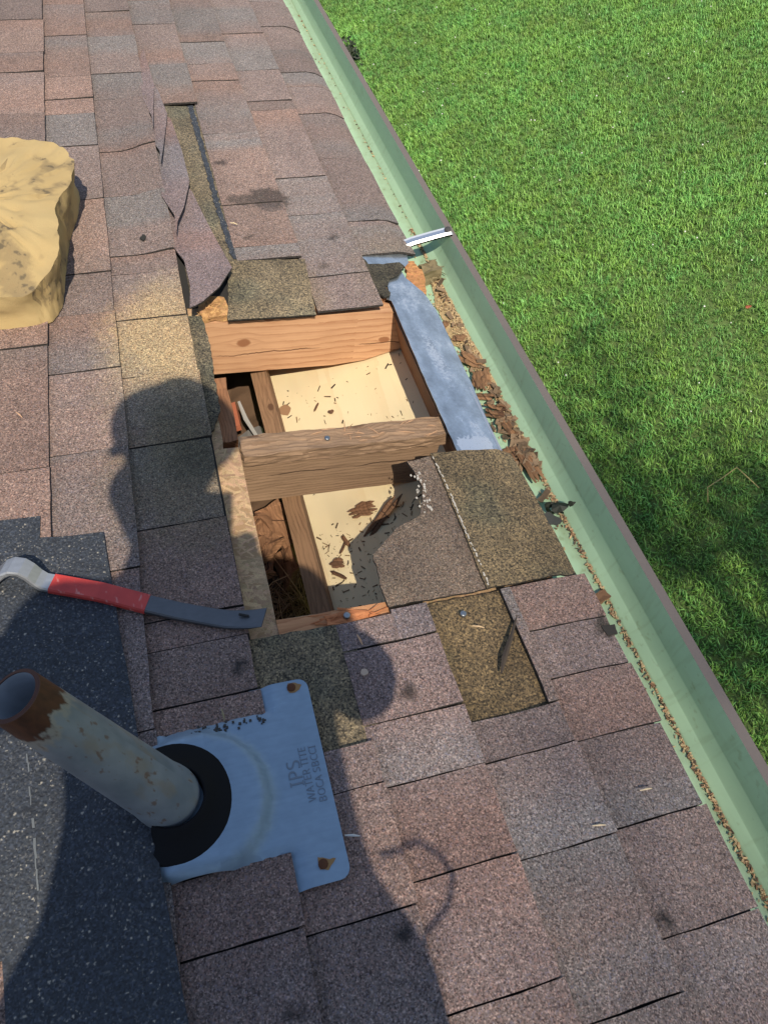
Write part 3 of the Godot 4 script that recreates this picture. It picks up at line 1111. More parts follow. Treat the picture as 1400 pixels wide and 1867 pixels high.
	for k in 420:
		var u := rng.randf_range(.56, .83)
		var x := rng.randf_range(-.02, .142)
		var y: float = hh.call(x, -u) + rng.randf_range(.0, .05)
		var a := rng.randf() * TAU
		var d := Vector3(cos(a), rng.randf_range(-.25, .35), sin(a)) * rng.randf_range(.025, .07)
		var p := Vector3(x, y, -u)
		var f := rng.randf_range(.5, 1.5)
		m.col = Color(.32 * f, .19 * f, .105 * f)
		tube(m, [p - d, p + Vector3(0, rng.randf_range(.0, .02), 0), p + d], [.0011], 3, false)
	kind(build(m, "nest_straw", M.plain, house), "stuff").transform = level
	# crumpled rotten wood under the middle rafter
	m = mb(Vector3.ZERO, Color(.95, .75, .62))
	m.grain = 2
	for k in 9:
		var xf := Transform3D(Basis.from_euler(Vector3(rng.randf_range(-.5, .5), rng.randf_range(-.6, .6), rng.randf_range(-.7, .7))), Vector3(rng.randf_range(.01, .13), -.36 + .05 * rng.randf(), -rng.randf_range(.86, .97)))
		rough_box(m, -.03, .03, -.006, .008, -.05, .05, 4, 2, 6, .016, 22.0, xf)
	build(m, "rotten_wood", M.old, house).transform = level
	# scraps of sheathing in the far bay
	m = mb(Vector3.ZERO, Color(.75, .62, .55))
	m.grain = 2
	rough_box(m, .03, .055, -.34, -.20, -1.33, -.99, 2, 3, 6, .004, 20.0)
	build(m, "wall_stud", M.old, house).transform = level
	m = mb(Vector3.ZERO, Color(.16, .15, .145))
	rough_box(m, .06, .125, -.36, -.345, -1.25, -1.07, 4, 1, 6, .006, 20.0, Transform3D(Basis(Vector3(0, 0, 1), .25), Vector3(-.08, -.02, 0)))
	build(m, "sheathing_scrap", M.plain, house).transform = level
	m = mb(Vector3.ZERO, Color(.38, .12, .06))
	rough_box(m, .02, .09, -.30, -.285, -1.31, -1.23, 2, 1, 2, .004, 20.0)
	build(m, "red_scrap", M.plain, house).transform = level
	m = mb(Vector3.ZERO, Color(.30, .29, .27))
	tube(m, [Vector3(.104, -.26, -1.28), Vector3(.107, -.28, -1.24), Vector3(.118, -.30, -1.20), Vector3(.115, -.33, -1.13)], [.003, .005, .004, .004], 4, true, .3)
	build(m, "bent_metal_strip", M.plain, house).transform = level
	# knot plug in the soffit sheet
	m = mb(Vector3.ZERO, Color(.30, .17, .09))
	var ring := []
	for k in 14:
		var a := TAU * k / 14
		var q := rw(1.258, .286, -.235)
		ring.append(Vector3(q.x + cos(a) * .014 * rng.randf_range(.85, 1.1), -.3126, q.z + sin(a) * .019 * rng.randf_range(.85, 1.1)))
	for k in 14:
		m.tri(Vector3(rw(1.258, .286, -.235).x, -.3122, -1.258), ring[(k + 1) % 14], ring[k])
	build(m, "knot", M.plain, house).transform = level
	# nail heads
	for p in [Vector3(.52, .421, .0045), Vector3(.557, .239, -.002), Vector3(.95, .30, -.016)]:
		m = mb(Vector3.ZERO, Color(.45, .46, .46))
		m.smooth = true
		lathe(m, r(p.x, p.y, p.z), Vector3.UP, [Vector2(.0055, -.004), Vector2(.0055, .001), Vector2(.0045, .0018), Vector2(.0004, .002)], 12)
		build(m, "nail", M.strap, house)


# ---------------------------------------------------------------- gutter
func make_gutter():
	var at := Vector3(.56, -.31, 0)
	var g := thing("gutter", "pale green metal gutter running along the eave", "gutter", at)
	var m := mb(at, Color(.385, .56, .375))
	# inner face from the fascia over the floor and up the moulded front, then the outside back down
	var inner := [Vector2(.5655, -.216), Vector2(.5655, -.303), Vector2(.569, -.306), Vector2(.669, -.306), Vector2(.6715, -.3045), Vector2(.688, -.295), Vector2(.6905, -.2928), Vector2(.704, -.2744), Vector2(.7055, -.2715), Vector2(.7230, -.2235)]
	var outer := [Vector2(.7372, -.2208), Vector2(.7372, -.232), Vector2(.727, -.25), Vector2(.712, -.280), Vector2(.694, -.301), Vector2(.672, -.311), Vector2(.5645, -.309), Vector2(.5645, -.216)]
	var far := -5.3
	var near := 1.3
	m.grain = 2
	for i in inner.size() - 1:
		m.smooth = i in [5, 6, 7]
		var a: Vector2 = inner[i]
		var b: Vector2 = inner[i + 1]
		m.quad(Vector3(a.x, a.y, near), Vector3(b.x, b.y, near), Vector3(b.x, b.y, far), Vector3(a.x, a.y, far))
	m.smooth = false
	build(m, "trough", M.gutter, g)
	m = mb(at, Color(.155, .132, .118))
	var lip := [inner[-1]] + outer
	for i in lip.size() - 1:
		var a: Vector2 = lip[i]
		var b: Vector2 = lip[i + 1]
		m.quad(Vector3(a.x, a.y, near), Vector3(b.x, b.y, near), Vector3(b.x, b.y, far), Vector3(a.x, a.y, far))
	build(m, "front_lip", M.plain, g)
	# hanger straps
	for u in [1.575, 3.42]:
		m = mb(at)
		var path := [Vector2(.600, -.2165), Vector2(.607, -.2100), Vector2(.63, -.2085), Vector2(.68, -.2110), Vector2(.715, -.2135), Vector2(.727, -.2155), Vector2(.731, -.2195)]
		var hw := .0150
		for i in path.size() - 1:
			var a: Vector2 = path[i]
			var b: Vector2 = path[i + 1]
			var wa := hw * (1.0 if i > 0 else .8)
			# a shallow channel: two raised rims and a sunk middle
			var ridge := [-1.0, -.72, -.45, .45, .72, 1.0]
			var lift := [-.003, .0022, 0.0, 0.0, .0022, -.003]
			for k in 5:
				m.quad(Vector3(a.x, a.y + lift[k], -(u + ridge[k] * wa)), Vector3(b.x, b.y + lift[k], -(u + ridge[k] * hw)), Vector3(b.x, b.y + lift[k + 1], -(u + ridge[k + 1] * hw)), Vector3(a.x, a.y + lift[k + 1], -(u + ridge[k + 1] * wa)))
			for s in [-1.0, 1.0]:
				var q := [Vector3(a.x, a.y - .003, -(u + s * wa)), Vector3(b.x, b.y - .003, -(u + s * hw)), Vector3(b.x, b.y - .0075, -(u + s * hw)), Vector3(a.x, a.y - .0075, -(u + s * wa))]
				m.quad(q[0], q[1], q[2], q[3])
				m.quad(q[0], q[3], q[2], q[1])
		build(m, "hanger_strap", M.strap, g)
		m = mb(at, Color(.05, .05, .05))
		m.smooth = true
		lathe(m, Vector3(.722, -.2115, -u), Vector3.UP, [Vector2(.0085, -.003), Vector2(.008, .003), Vector2(.005, .0045), Vector2(.0003, .005)], 8)
		build(m, "screw", M.plain, g)


# ---------------------------------------------------------------- tree out on the lawn; its crown shades the grass
func make_trees():
	leafy(Vector3(3.85, GROUND, 5.75), "slender leafy tree standing on the lawn beside the house")
	# added taller tree, out of view: its thin crown is there to dim the near roof
	var base := Vector3(4.05, GROUND, 13.3)
	var t := thing("added_shade_tree", "added unseen thin-leaved tree that dims the sun on the near roof", "tree", base)
	var m := mb(base, Color(.11, .09, .07))
	m.smooth = true
	tube(m, [base, base + Vector3(.1, 5, 0), base + Vector3(-.1, 11, .1), base + Vector3(0, 18.4, 0)], [.24, .18, .12, .02], 9)
	var lf := mb()
	lf.col = Color(.06, .13, .025)
	lf.tri(Vector3(0, 0, 0), Vector3(.014, .002, .02), Vector3(0, 0, .055))
	lf.tri(Vector3(0, 0, 0), Vector3(0, 0, .055), Vector3(-.014, .002, .02))
	var xfs := []
	var mid := Vector3(0, 17.9, 0)
	for k in 24:
		var a := k * 2.4
		var e := mid + Vector3(cos(a) * .9, rng.randf_range(-1.0, 1.0), sin(a) * .9)
		tube(m, [base + Vector3(0, e.y - .6, 0), base + e], [.02, .004], 4, false)
	build(m, "trunk", M.plain, t)
	for k in 8500:
		var p := mid + Vector3(rng.randfn() * .75, rng.randfn() * .85, rng.randfn() * .62)
		xfs.append(Transform3D(Basis.from_euler(Vector3(rng.randf() * TAU, rng.randf() * TAU, rng.randf() * TAU)), p))
	kind(multi("crown", lf.mesh(), xfs, [], M.leaf, t), "stuff")


func leafy(base: Vector3, label: String):
	var t := thing("lawn_tree", label, "tree", base)
	var m := mb(base, Color(.09, .065, .045))
	m.smooth = true
	tube(m, [base, base + Vector3(.03, 1.5, .02), base + Vector3(-.04, 4.0, .05), base + Vector3(.02, 7.0, 0), base + Vector3(0, 10.4, 0)], [.17, .13, .10, .06, .015], 10)
	var tips := []
	for k in 34:
		var h := 3.6 + 6.6 * k / 34.0
		var a := k * 2.4
		var l := 1.5 * (1.0 - pow(absf(h - 6.6) / 4.4, 2.0) * .75) * rng.randf_range(.7, 1.05)
		var p0 := base + Vector3(0, h - .5, 0)
		var p2 := base + Vector3(cos(a) * l, h + .35 * l, sin(a) * l)
		var p1 := p0.lerp(p2, .5) + Vector3(0, .1, 0)
		tube(m, [p0, p1, p2], [.035, .02, .006], 5, false)
		tips.append([p0, p1, p2, l])
	build(m, "trunk", M.plain, t)
	var lf := mb()
	lf.col = Color(.06, .13, .025)
	lf.tri(Vector3(0, 0, 0), Vector3(.02, .004, .03), Vector3(0, 0, .08))
	lf.tri(Vector3(0, 0, 0), Vector3(0, 0, .08), Vector3(-.02, .004, .03))
	var xfs := []
	var cols := []
	for e in tips:
		for k in 260:
			var f := pow(rng.randf(), .6)
			var p: Vector3 = e[1].lerp(e[2], f) if rng.randf() < .75 else e[0].lerp(e[1], f)
			p += Vector3(rng.randfn(), rng.randfn() * .8, rng.randfn()) * .20
			var s := rng.randf_range(.8, 1.5)
			xfs.append(Transform3D(Basis.from_euler(Vector3(rng.randf() * TAU, rng.randf() * TAU, rng.randf() * TAU)).scaled(Vector3(s, s, s)), p - base))
			var q := rng.randf_range(.6, 1.0)
			cols.append(Color(q, q, q))
	kind(multi("crown", lf.mesh(), xfs, cols, M.leaf, t), "stuff")


# ---------------------------------------------------------------- eave flashing
func make_flashing():
	var at := r(.855, .58, -.01)
	var f := thing("metal_flashing", "shiny bent metal flashing strip along the open roof edge", "flashing", at, ROOF)
	var m := mb(at)
	var h := func(u: float, v: float) -> float: return -.0035 + .0022 * nz.get_noise_3d(u * 5, v * 9, 5) - .004 * smoothstep(.60, .64, v)
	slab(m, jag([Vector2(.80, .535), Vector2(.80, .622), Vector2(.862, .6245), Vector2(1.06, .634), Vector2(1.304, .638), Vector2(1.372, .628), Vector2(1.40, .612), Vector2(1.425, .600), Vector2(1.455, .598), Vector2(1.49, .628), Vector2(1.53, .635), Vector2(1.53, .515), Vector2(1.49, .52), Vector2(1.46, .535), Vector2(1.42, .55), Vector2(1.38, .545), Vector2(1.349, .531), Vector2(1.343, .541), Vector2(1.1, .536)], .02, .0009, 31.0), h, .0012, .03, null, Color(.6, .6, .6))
	for i in m.v.size():
		var q := m.v[i] + at
		m.t[i] = Vector2((-q.z - .80) / .73, (q.x - .50) / .15)
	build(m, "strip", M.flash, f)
	# outer folded edge standing a little proud
	m = mb(at)
	m.grain = 2
	prism_z(m, PackedVector2Array([Vector2(.6225, -.006), Vector2(.6255, -.004), Vector2(.6255, -.03), Vector2(.6235, -.03)]), -.82, -1.04)
	build(m, "folded_edge", M.rough_metal, f)
	# scrap of black felt clinging to its far end
	at = r(1.36, .55, -.004)
	m = mb(at)
	var fc := func(u: float, v: float) -> Color:
		var q := .8 + .7 * nz.get_noise_3d(u * 20, v * 20, 3)
		return Color(.16 * q, .15 * q, .125 * q)
	slab(m, jag([Vector2(1.512, .508), Vector2(1.482, .522), Vector2(1.474, .558), Vector2(1.480, .60), Vector2(1.462, .606), Vector2(1.435, .585), Vector2(1.415, .557), Vector2(1.385, .541), Vector2(1.352, .541), Vector2(1.345, .522), Vector2(1.38, .508)], .01, .004, 44.0), func(u: float, v: float) -> float: return .0035 + .002 * nz.get_noise_3d(u * 30, v * 30, 9), .004, .015, fc, Color(.05, .05, .045))
	single(m, "felt_scrap", "torn dark scrap of roofing felt at the flashing's upper end", "roofing felt", M.olive, ROOF)


# ---------------------------------------------------------------- loose new black starter strips
func make_sheets():
	var at := r(.3, -.17, .008)
	var s := thing("black_roofing_strip", "long black granule roofing strip lying under the pry bar", "roofing strip", at, ROOF)
	var m := mb(at)
	slab(m, jag([Vector2(.771, -.109), Vector2(.776, -.283), Vector2(.09, -.232), Vector2(-.34, -.20), Vector2(-.34, -.022), Vector2(.09, -.056)], .04, .0012, 61.0), sheet_h, .004, .022, null, Color(.6, .6, .6))
	build(m, "sheet", M.black, s)
	m = mb(at, Color(.13, .145, .15))
	var v0 := -.222
	for q in [[.505, .47], [.44, .405], [.385, .365], [.345, .29], [.285, .215], [.16, .15], [.07, .05]]:
		var u: float = q[0]
		while u > q[1]:
			var a := Vector2(u, v0 + (.5 - u) * .075 + rng.randf_range(-.0008, .0008))
			var b := Vector2(u - .012, v0 + (.512 - u) * .075 + rng.randf_range(-.0008, .0008))
			var w := rng.randf_range(.0004, .0015)
			if rng.randf() < .7:
				slab(m, PackedVector2Array([a - Vector2(0, w), a + Vector2(0, w), b + Vector2(0, w), b - Vector2(0, w)]), func(x: float, y: float) -> float: return sheet_h(x, y) + .0006, .0005, 1.0, null, m.col)
			u -= .012
	kind(build(m, "chalk_scuff", M.plain, s), "stuff")
	at = r(.8, -.26, .004)
	m = mb(at)
	slab(m, jag([Vector2(.826, -.36), Vector2(.822, -.2005), Vector2(.20, -.235), Vector2(.20, -.40)], .04, .0012, 66.0), func(_u: float, _v: float) -> float: return .0115, .004, .1, null, Color(.6, .6, .6))
	single(m, "black_roofing_strip", "second black roofing strip mostly hidden beneath the first, at the left edge", "roofing strip", M.black, ROOF)


func sheet_h(u: float, v: float) -> float:
	# lies flat, rides up over the pipe collar and the second strip
	var w := .0135 + .0025 * nz.get_noise_3d(u * 3, v * 8, 7)
	w += .004 * smoothstep(-.17, -.21, v)
	var d := Vector2(u - .322, v + .045).length()
	w += .020 * (1.0 - smoothstep(.05, .15, d))
	return w


# ---------------------------------------------------------------- pipe boot
func make_boot():
	var at := r(.32, 0, .004)
	var b := thing("pipe_flashing", "pale metal pipe flashing with black rubber collar set among the shingles", "pipe flashing", at, ROOF)
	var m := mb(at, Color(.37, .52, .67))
	# rounded rectangle base with a pressed dome
	var poly := PackedVector2Array()
	for c in [[.446, .138, 0], [.446, .07, 9], [.425, .07, 9], [.425, -.03, 9], [.40, -.15, 9], [.236, -.15, 9], [.230, .07, 9], [.202, .07, 9], [.202, .138, 1]]:
		if c[2] == 9:
			poly.append(Vector2(c[0] + (.014 if c[0] == .446 else (-.014 if c[0] == .202 else .0)), c[1]))
			continue
		for k in 5:
			var a: float = -TAU / 4 * c[2] + TAU / 4 * (1.0 - k / 4.0)
			if c[2] == 0:
				a = TAU / 4 * k / 4.0
				a = TAU / 4 - a
			else:
				a = TAU / 2 - TAU / 4 * k / 4.0
			poly.append(Vector2(c[0] + cos(a) * .014, c[1] + sin(a) * .014))
	var h := func(u: float, v: float) -> float:
		var d := Vector2(u - .318, v + .020).length()
		var w := .0125 - .004 * smoothstep(.08, -.05, v)
		if u > .42 or u < .236:
			w -= .008 * smoothstep(.100, .088, v) + .003 * smoothstep(.08, .0, v)
		w += .021 * (1.0 - smoothstep(.084, .098, d))
		if v < -.06:
			w = minf(w, sheet_h(u, v) - .006)
		return w
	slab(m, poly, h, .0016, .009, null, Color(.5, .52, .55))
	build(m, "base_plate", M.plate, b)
	# rubber collar
	m = mb(at)
	m.smooth = true
	var fix := func(q: Vector3) -> Vector3:
		if q.x < -.075:
			q.y = minf(q.y, sheet_h(-q.z, q.x) - .0055)
		return q
	lathe(m, r(.322, -.045, 0), Vector3.UP, [Vector2(.0745, .020), Vector2(.0745, .0295), Vector2(.072, .0315), Vector2(.064, .0335), Vector2(.054, .0375), Vector2(.047, .043), Vector2(.0405, .050), Vector2(.0368, .051), Vector2(.035, .02)], 48, fix)
	build(m, "rubber_collar", M.rubber, b)
	# rusted nails with stains
	for p in [Vector2(.449, .1285), Vector2(.2105, .1205)]:
		m = mb(at, Color(.30, .17, .07))
		var hh: float = h.call(p.x, p.y)
		slab(m, jag([p + Vector2(.008, -.004), p + Vector2(.007, .006), p + Vector2(.002, .016), p + Vector2(-.005, .010), p + Vector2(-.009, .004), p + Vector2(-.006, -.006)], .004, .0025, p.x * 90), func(_u: float, _v: float) -> float: return hh + .0006, .0005, .5, null, m.col)
		build(m, "rust_stain", M.plain, b)
		m = mb(at)
		m.smooth = true
		lathe(m, r(p.x, p.y, hh), Vector3.UP, [Vector2(.0062, .0), Vector2(.0062, .0018), Vector2(.005, .003), Vector2(.0003, .0034)], 12)
		build(m, "nail", M.rust, b)
	# pressed lettering, read along the eave
	var lines := [["IPS", .328, .1095, .019], ["WATER TITE", .324, .1245, .0105], ["BOCA SBCCI", .322, .1385, .0105]]
	for l in lines:
		var tm := TextMesh.new()
		tm.text = l[0]
		var sf := SystemFont.new()
		sf.font_names = PackedStringArray(["Droid Sans"])
		tm.font = sf
		tm.font_size = 48
		tm.pixel_size = l[3] / 36.0
		tm.depth = .0006
		tm.curve_step = 2.0
		var o := MeshInstance3D.new()
		o.name = "lettering"
		o.mesh = tm
		o.material_override = mat(Color(.15, .19, .24), .6, null, Vector2.ONE, 0.0, false)
		b.add_child(o, true)
		# text right -> along the eave away (-z), text up -> upslope (-x), text front -> up (y)
		o.transform = Transform3D(Basis(Vector3(0, 0, -1), Vector3(-1, 0, 0), Vector3(0, 1, 0)).orthonormalized(), r(l[1], l[2], .0130) - at)
	# grit collected on the upper lip
	m = mb(at, Color(.05, .045, .04))
	for k in 46:
		var p := Vector2(.412 + rng.randfn() * .004 - .0, rng.randf_range(-.02, .085))
		var s := rng.randf_range(.0008, .0018)
		var hh: float = h.call(p.x, p.y)
		box(m, p.y - s, p.y + s, hh, hh + s, -p.x - s, -p.x + s)
	kind(build(m, "grit", M.plain, b), "stuff")


func make_pipe():
	var a := r(.3255, -.0475, .030)
	var b := r(.363, -.166, .305)
	var p := thing("vent_pipe", "rusty galvanised vent pipe rising through the black rubber collar", "vent pipe", a, ROOF)
	var ax := (b - a).normalized()
	var l := a.distance_to(b)
	var x := ax.cross(Vector3(0, 0, 1)).normalized()
	var z := x.cross(ax).normalized()
	var sides := 40
	var m := mb(a)
	m.smooth = true
	var n := 22
	var ra := func(t: float) -> float: return lerpf(.0378, .0280, t) + (.0018 * smoothstep(.06, .03, absf(t - .05)) if t < .12 else 0.0)
	for i in n:
		for k in sides:
			var q := []
			var tx := []
			for e in [[0, 0], [1, 0], [1, 1], [0, 1]]:
				var t := float(i + e[1]) / n
				var an: float = TAU * (k + e[0]) / sides
				q.append(a + ax * l * t + (x * cos(an) + z * sin(an)) * ra.call(t))
				tx.append(Vector2(float(k + e[0]) / sides, 1.0 - t))
			m.quad(q[0], q[3], q[2], q[1])
			var s := m.t.size() - 6
			# tri emits first, third, second corner
			for e in [[0, 0], [1, 2], [2, 3], [3, 0], [4, 1], [5, 2]]:
				m.t[s + e[0]] = tx[e[1]]
	build(m, "pipe", M.pipe, p)
	m = mb(a, Color(.60, .66, .72))
	m.smooth = true
	for i in 10:
		for k in sides:
			var q := []
			for e in [[0, 0], [1, 0], [1, 1], [0, 1]]:
				var an: float = TAU * (k + e[0]) / sides
				q.append(b - ax * l * 1.0 * (i + e[1]) / 10.0 + (x * cos(an) + z * sin(an)) * .0240)
			m.quad(q[0], q[3], q[2], q[1])
	build(m, "inner_wall", M.plate, p)
	m = mb(a, Color(.08, .035, .02))
	for k in sides:
		var an := TAU * k / sides
		var an2 := TAU * (k + 1) / sides
		var o1 := x * cos(an) + z * sin(an)
		var o2 := x * cos(an2) + z * sin(an2)
		m.quad(b + o1 * .0281, b + o1 * .0239 + ax * .001, b + o2 * .0239 + ax * .001, b + o2 * .0281)
	build(m, "rim", M.plain, p)


# ---------------------------------------------------------------- pry bar
func make_pry_bar():
	var at := r(.64, -.08, .012)
	var t := thing("pry_bar", "steel pry bar with red painted grip resting by the hole", "pry bar", at, ROOF)
	var path := [Vector3(.690, -.268, .016), Vector3(.695, -.261, .030), Vector3(.698, -.251, .044), Vector3(.699, -.240, .054), Vector3(.699, -.230, .058), Vector3(.697, -.219, .056), Vector3(.693, -.210, .048), Vector3(.688, -.202, .037), Vector3(.684, -.194, .030), Vector3(.681, -.183, .0265), Vector3(.655, -.117, .0235), Vector3(.624, -.053, .0185), Vector3(.604, -.008, .0155), Vector3(.585, .038, .0145), Vector3(.577, .058, .0155), Vector3(.571, .077, .019), Vector3(.566, .094, .024), Vector3(.562, .110, .030)]
	var wid := [.0125, .014, .015, .0150, .0150, .0148, .0145, .0143, .0143, .0145, .0145, .0145, .0145, .0150, .0155, .0160, .0165, .0165]
	var thk := [.0015, .003, .0045, .005, .0055, .0055, .0055, .0055, .0055, .0055, .0055, .0055, .005, .0045, .004, .0032, .0024, .0010]
	var across := Vector3.ZERO
	var rings := []
	var main := (r(.604, -.008, 0) - r(.681, -.183, 0)).normalized()
	across = Vector3.UP.cross(main).normalized()
	for i in path.size():
		var p := r(path[i].x, path[i].y, path[i].z - .004)
		var d := (r(path[mini(i + 1, path.size() - 1)].x, path[mini(i + 1, path.size() - 1)].y, path[mini(i + 1, path.size() - 1)].z) - r(path[maxi(i - 1, 0)].x, path[maxi(i - 1, 0)].y, path[maxi(i - 1, 0)].z)).normalized()
		var up := d.cross(across).normalized()
		if up.dot(Vector3.UP) < 0 and i > 6:
			up = -up
		if i <= 6 and rings.size() > 0 and false:
			up = -up
		rings.append([p, across, up])
	# keep the thickness direction turning smoothly back round the hook
	for i in range(rings.size() - 2, -1, -1):
		if rings[i][2].dot(rings[i + 1][2]) < 0:
			rings[i][2] = -rings[i][2]
	var ringpts := func(i: int, grow: float) -> Array:
		var p: Vector3 = rings[i][0]
		var s: Vector3 = rings[i][1] * (wid[i] + grow)
		var u: Vector3 = rings[i][2] * (thk[i] + grow)
		return [p - s * .88 + u, p + s * .88 + u, p + s + u * .5, p + s - u * .5, p + s * .88 - u, p - s * .88 - u, p - s - u * .5, p - s + u * .5]
	var run := func(m: MB, i0: int, i1: int, grow: float):
		for i in range(i0, i1):
			var a: Array = ringpts.call(i, grow)
			var b: Array = ringpts.call(i + 1, grow)
			for k in 8:
				var k2 := (k + 1) % 8
				m.quad(a[k], a[k2], b[k2], b[k])
		for e in [[i0, false], [i1, true]]:
			var a: Array = ringpts.call(e[0], grow)
			for k in range(1, 7):
				if e[1]:
					m.tri(a[0], a[k], a[k + 1])
				else:
					m.tri(a[0], a[k + 1], a[k])
	var m := mb(at, Color(.62, .64, .66))
	run.call(m, 0, 9, 0.0)
	build(m, "hook", M.steel, t)
	m = mb(at)
	run.call(m, 9, 11, .0008)
	build(m, "grip", M.redpaint, t)
	m = mb(at, Color(.20, .21, .22))
	run.call(m, 11, path.size() - 1, 0.0)
	build(m, "blade", M.steel, t)
	m = mb(at)
	var c := r(.5735, .082, .0225)
	box(m, -.008, .007, -.0014, .0008, -.0016, .0016, Transform3D(Basis(across.cross(Vector3.UP).normalized(), Vector3.UP, across).orthonormalized(), c))
	build(m, "nail_slot", M.dark, t)


# ---------------------------------------------------------------- foam cushion
func make_cushion():
	var at := r(1.58, -.38, 0)
	var low := [Vector3(1.83, -.115, .0), Vector3(1.72, -.116, .0), Vector3(1.616, -.137, .0), Vector3(1.48, -.150, .0), Vector3(1.376, -.157, .0), Vector3(1.325, -.178, .0), Vector3(1.310, -.225, .0), Vector3(1.312, -.40, .0), Vector3(1.34, -.58, .0), Vector3(1.50, -.64, .0), Vector3(1.72, -.63, .0), Vector3(1.82, -.55, .0), Vector3(1.83, -.35, .0), Vector3(1.835, -.2, .0)]
	var top := [Vector3(1.815, -.138, .118), Vector3(1.746, -.102, .118), Vector3(1.640, -.112, .116), Vector3(1.56, -.141, .118), Vector3(1.402, -.140, .112), Vector3(1.345, -.166, .096), Vector3(1.300, -.215, .078), Vector3(1.298, -.40, .080), Vector3(1.34, -.56, .09), Vector3(1.50, -.61, .11), Vector3(1.72, -.60, .12), Vector3(1.815, -.52, .12), Vector3(1.842, -.34, .122), Vector3(1.838, -.22, .120)]
	var n := top.size()
	var sub := 8
	var cat := func(p: Array, i: int, f: float) -> Vector3:
		var a: Vector3 = p[(i + n - 1) % n]
		var b: Vector3 = p[i]
		var c: Vector3 = p[(i + 1) % n]
		var d: Vector3 = p[(i + 2) % n]
		return b.cubic_interpolate(c, a, d, f).lerp(b.lerp(c, f), .45)
	var cen := Vector3.ZERO
	for p in top:
		cen += p / n
	var rings := []
	for j in 9:
		var ring := []
		for i in n:
			for s in sub:
				var a: Vector3 = cat.call(low, i, float(s) / sub)
				var b: Vector3 = cat.call(top, i, float(s) / sub)
				var f := j / 8.0
				var p := a.lerp(b, f)
				# worn edge and a slight waist
				var out := Vector3(p.x - cen.x, p.y - cen.y, 0).normalized()
				p -= out * (.004 * pow(f, 8) + .006 * sin(f * PI))
				var big := nz.get_noise_3d(p.x * 14, p.y * 14, p.z * 18)
				var fine := nz.get_noise_3d(p.x * 60, p.y * 60, p.z * 60)
				p += out * ((.008 * big + .005 * fine - .003 * pow(absf(nz.get_noise_3d(p.x * 22, p.y * 22, p.z * 30)), .6)) * (.35 if j == 0 else 1.0))
				if j > 0:
					p.z += .003 * fine
				ring.append(p)
		rings.append(ring)
	for j in range(1, 9):
		var ring := []
		for p in rings[8]:
			var f := j / 8.0
			var q: Vector3 = p.lerp(Vector3(cen.x, cen.y, p.z), f)
			var flat := lerpf(.080, .119, smoothstep(1.30, 1.45, q.x))
			q.z = lerpf(p.z, flat, smoothstep(.0, .25, f)) + smoothstep(.0, .2, f) * (.010 * nz.get_noise_3d(q.x * 7, q.y * 7, 50.0) - .009 * smoothstep(.1, .45, nz.get_noise_3d(q.x * 26, q.y * 26, 60.0)) + .004 * nz.get_noise_3d(q.x * 70, q.y * 70, 70.0))
			ring.append(q)
		rings.append(ring)
	var m := mb(at)
	m.smooth = true
	var cnt := n * sub
	for j in rings.size() - 1:
		m.group = 0 if j < 8 else 1
		for k in cnt:
			var k2 := (k + 1) % cnt
			var q := [rings[j][k], rings[j][k2], rings[j + 1][k2], rings[j + 1][k]].map(func(e): return r(e.x, e.y, e.z + .004))
			m.quad(q[0], q[3], q[2], q[1])
	single(m, "foam_cushion", "torn yellow foam cushion block dirtied on top, lying on the roof", "foam cushion", M.foam, ROOF)
	# dark cord running over it at the very edge of view
	at = r(1.6, -.27, .13)
	m = mb(at)
	m.smooth = true
	tube(m, [r(1.95, -.42, .02), r(1.86, -.36, .135), r(1.70, -.300, .150), r(1.58, -.2755, .150), r(1.48, -.270, .145), r(1.38, -.280, .125), r(1.27, -.315, .085), r(1.2, -.36, .015)], [.008], 8)
	single(m, "power_cable", "dark grey cable draped over the foam cushion", "cable", M.phone, ROOF)


# ---------------------------------------------------------------- rotten wood, leaves, crumbs
# a bundle of split fibres: several uneven slivers side by side, one mesh
func chunk(at: Vector3, half: Vector3, turn: Basis, called: String, label: String, category: String, col: Color, group := "", matn := "old"):
	var m := mb(at, col)
	m.grain = 2
	var n := clampi(roundi(half.x / .0032), 1, 7)
	var w := half.x / n
	for i in n:
		var x := -half.x + w * (2 * i + 1)
		var l := half.z * rng.randf_range(.55, 1.1)
		var o := half.z * rng.randf_range(-.25, .25)
		var y := half.y * rng.randf_range(-.5, .5)
		var f := rng.randf_range(.6, 1.25)
		m.col = Color(col.r * f, col.g * f, col.b * f)
		var path := []
		var rad := []
		for k in 6:
			var t := k / 5.0 * 2.0 - 1.0
			path.append(Transform3D(turn, at) * Vector3(x + half.x * .35 * nz.get_noise_3d(at.z * 90, t * 2.0, i * 3.0), y + half.y * .9 * nz.get_noise_3d(at.z * 90 + 40, t * 2.5, i * 3.0), o + l * t))
			rad.append(w * (1.45 if k > 0 and k < 5 else rng.randf_range(.25, .9)))
		tube(m, path, rad, 5, true, clampf(half.y / half.x * 1.2, .35, 1.0))
	single(m, called, label, category, M[matn], Basis.IDENTITY, group)


func yaw(a: float, tip := 0.0, roll := 0.0) -> Basis:
	return Basis(Vector3.UP, a) * Basis(Vector3.RIGHT, tip) * Basis(Vector3(0, 0, 1), roll)


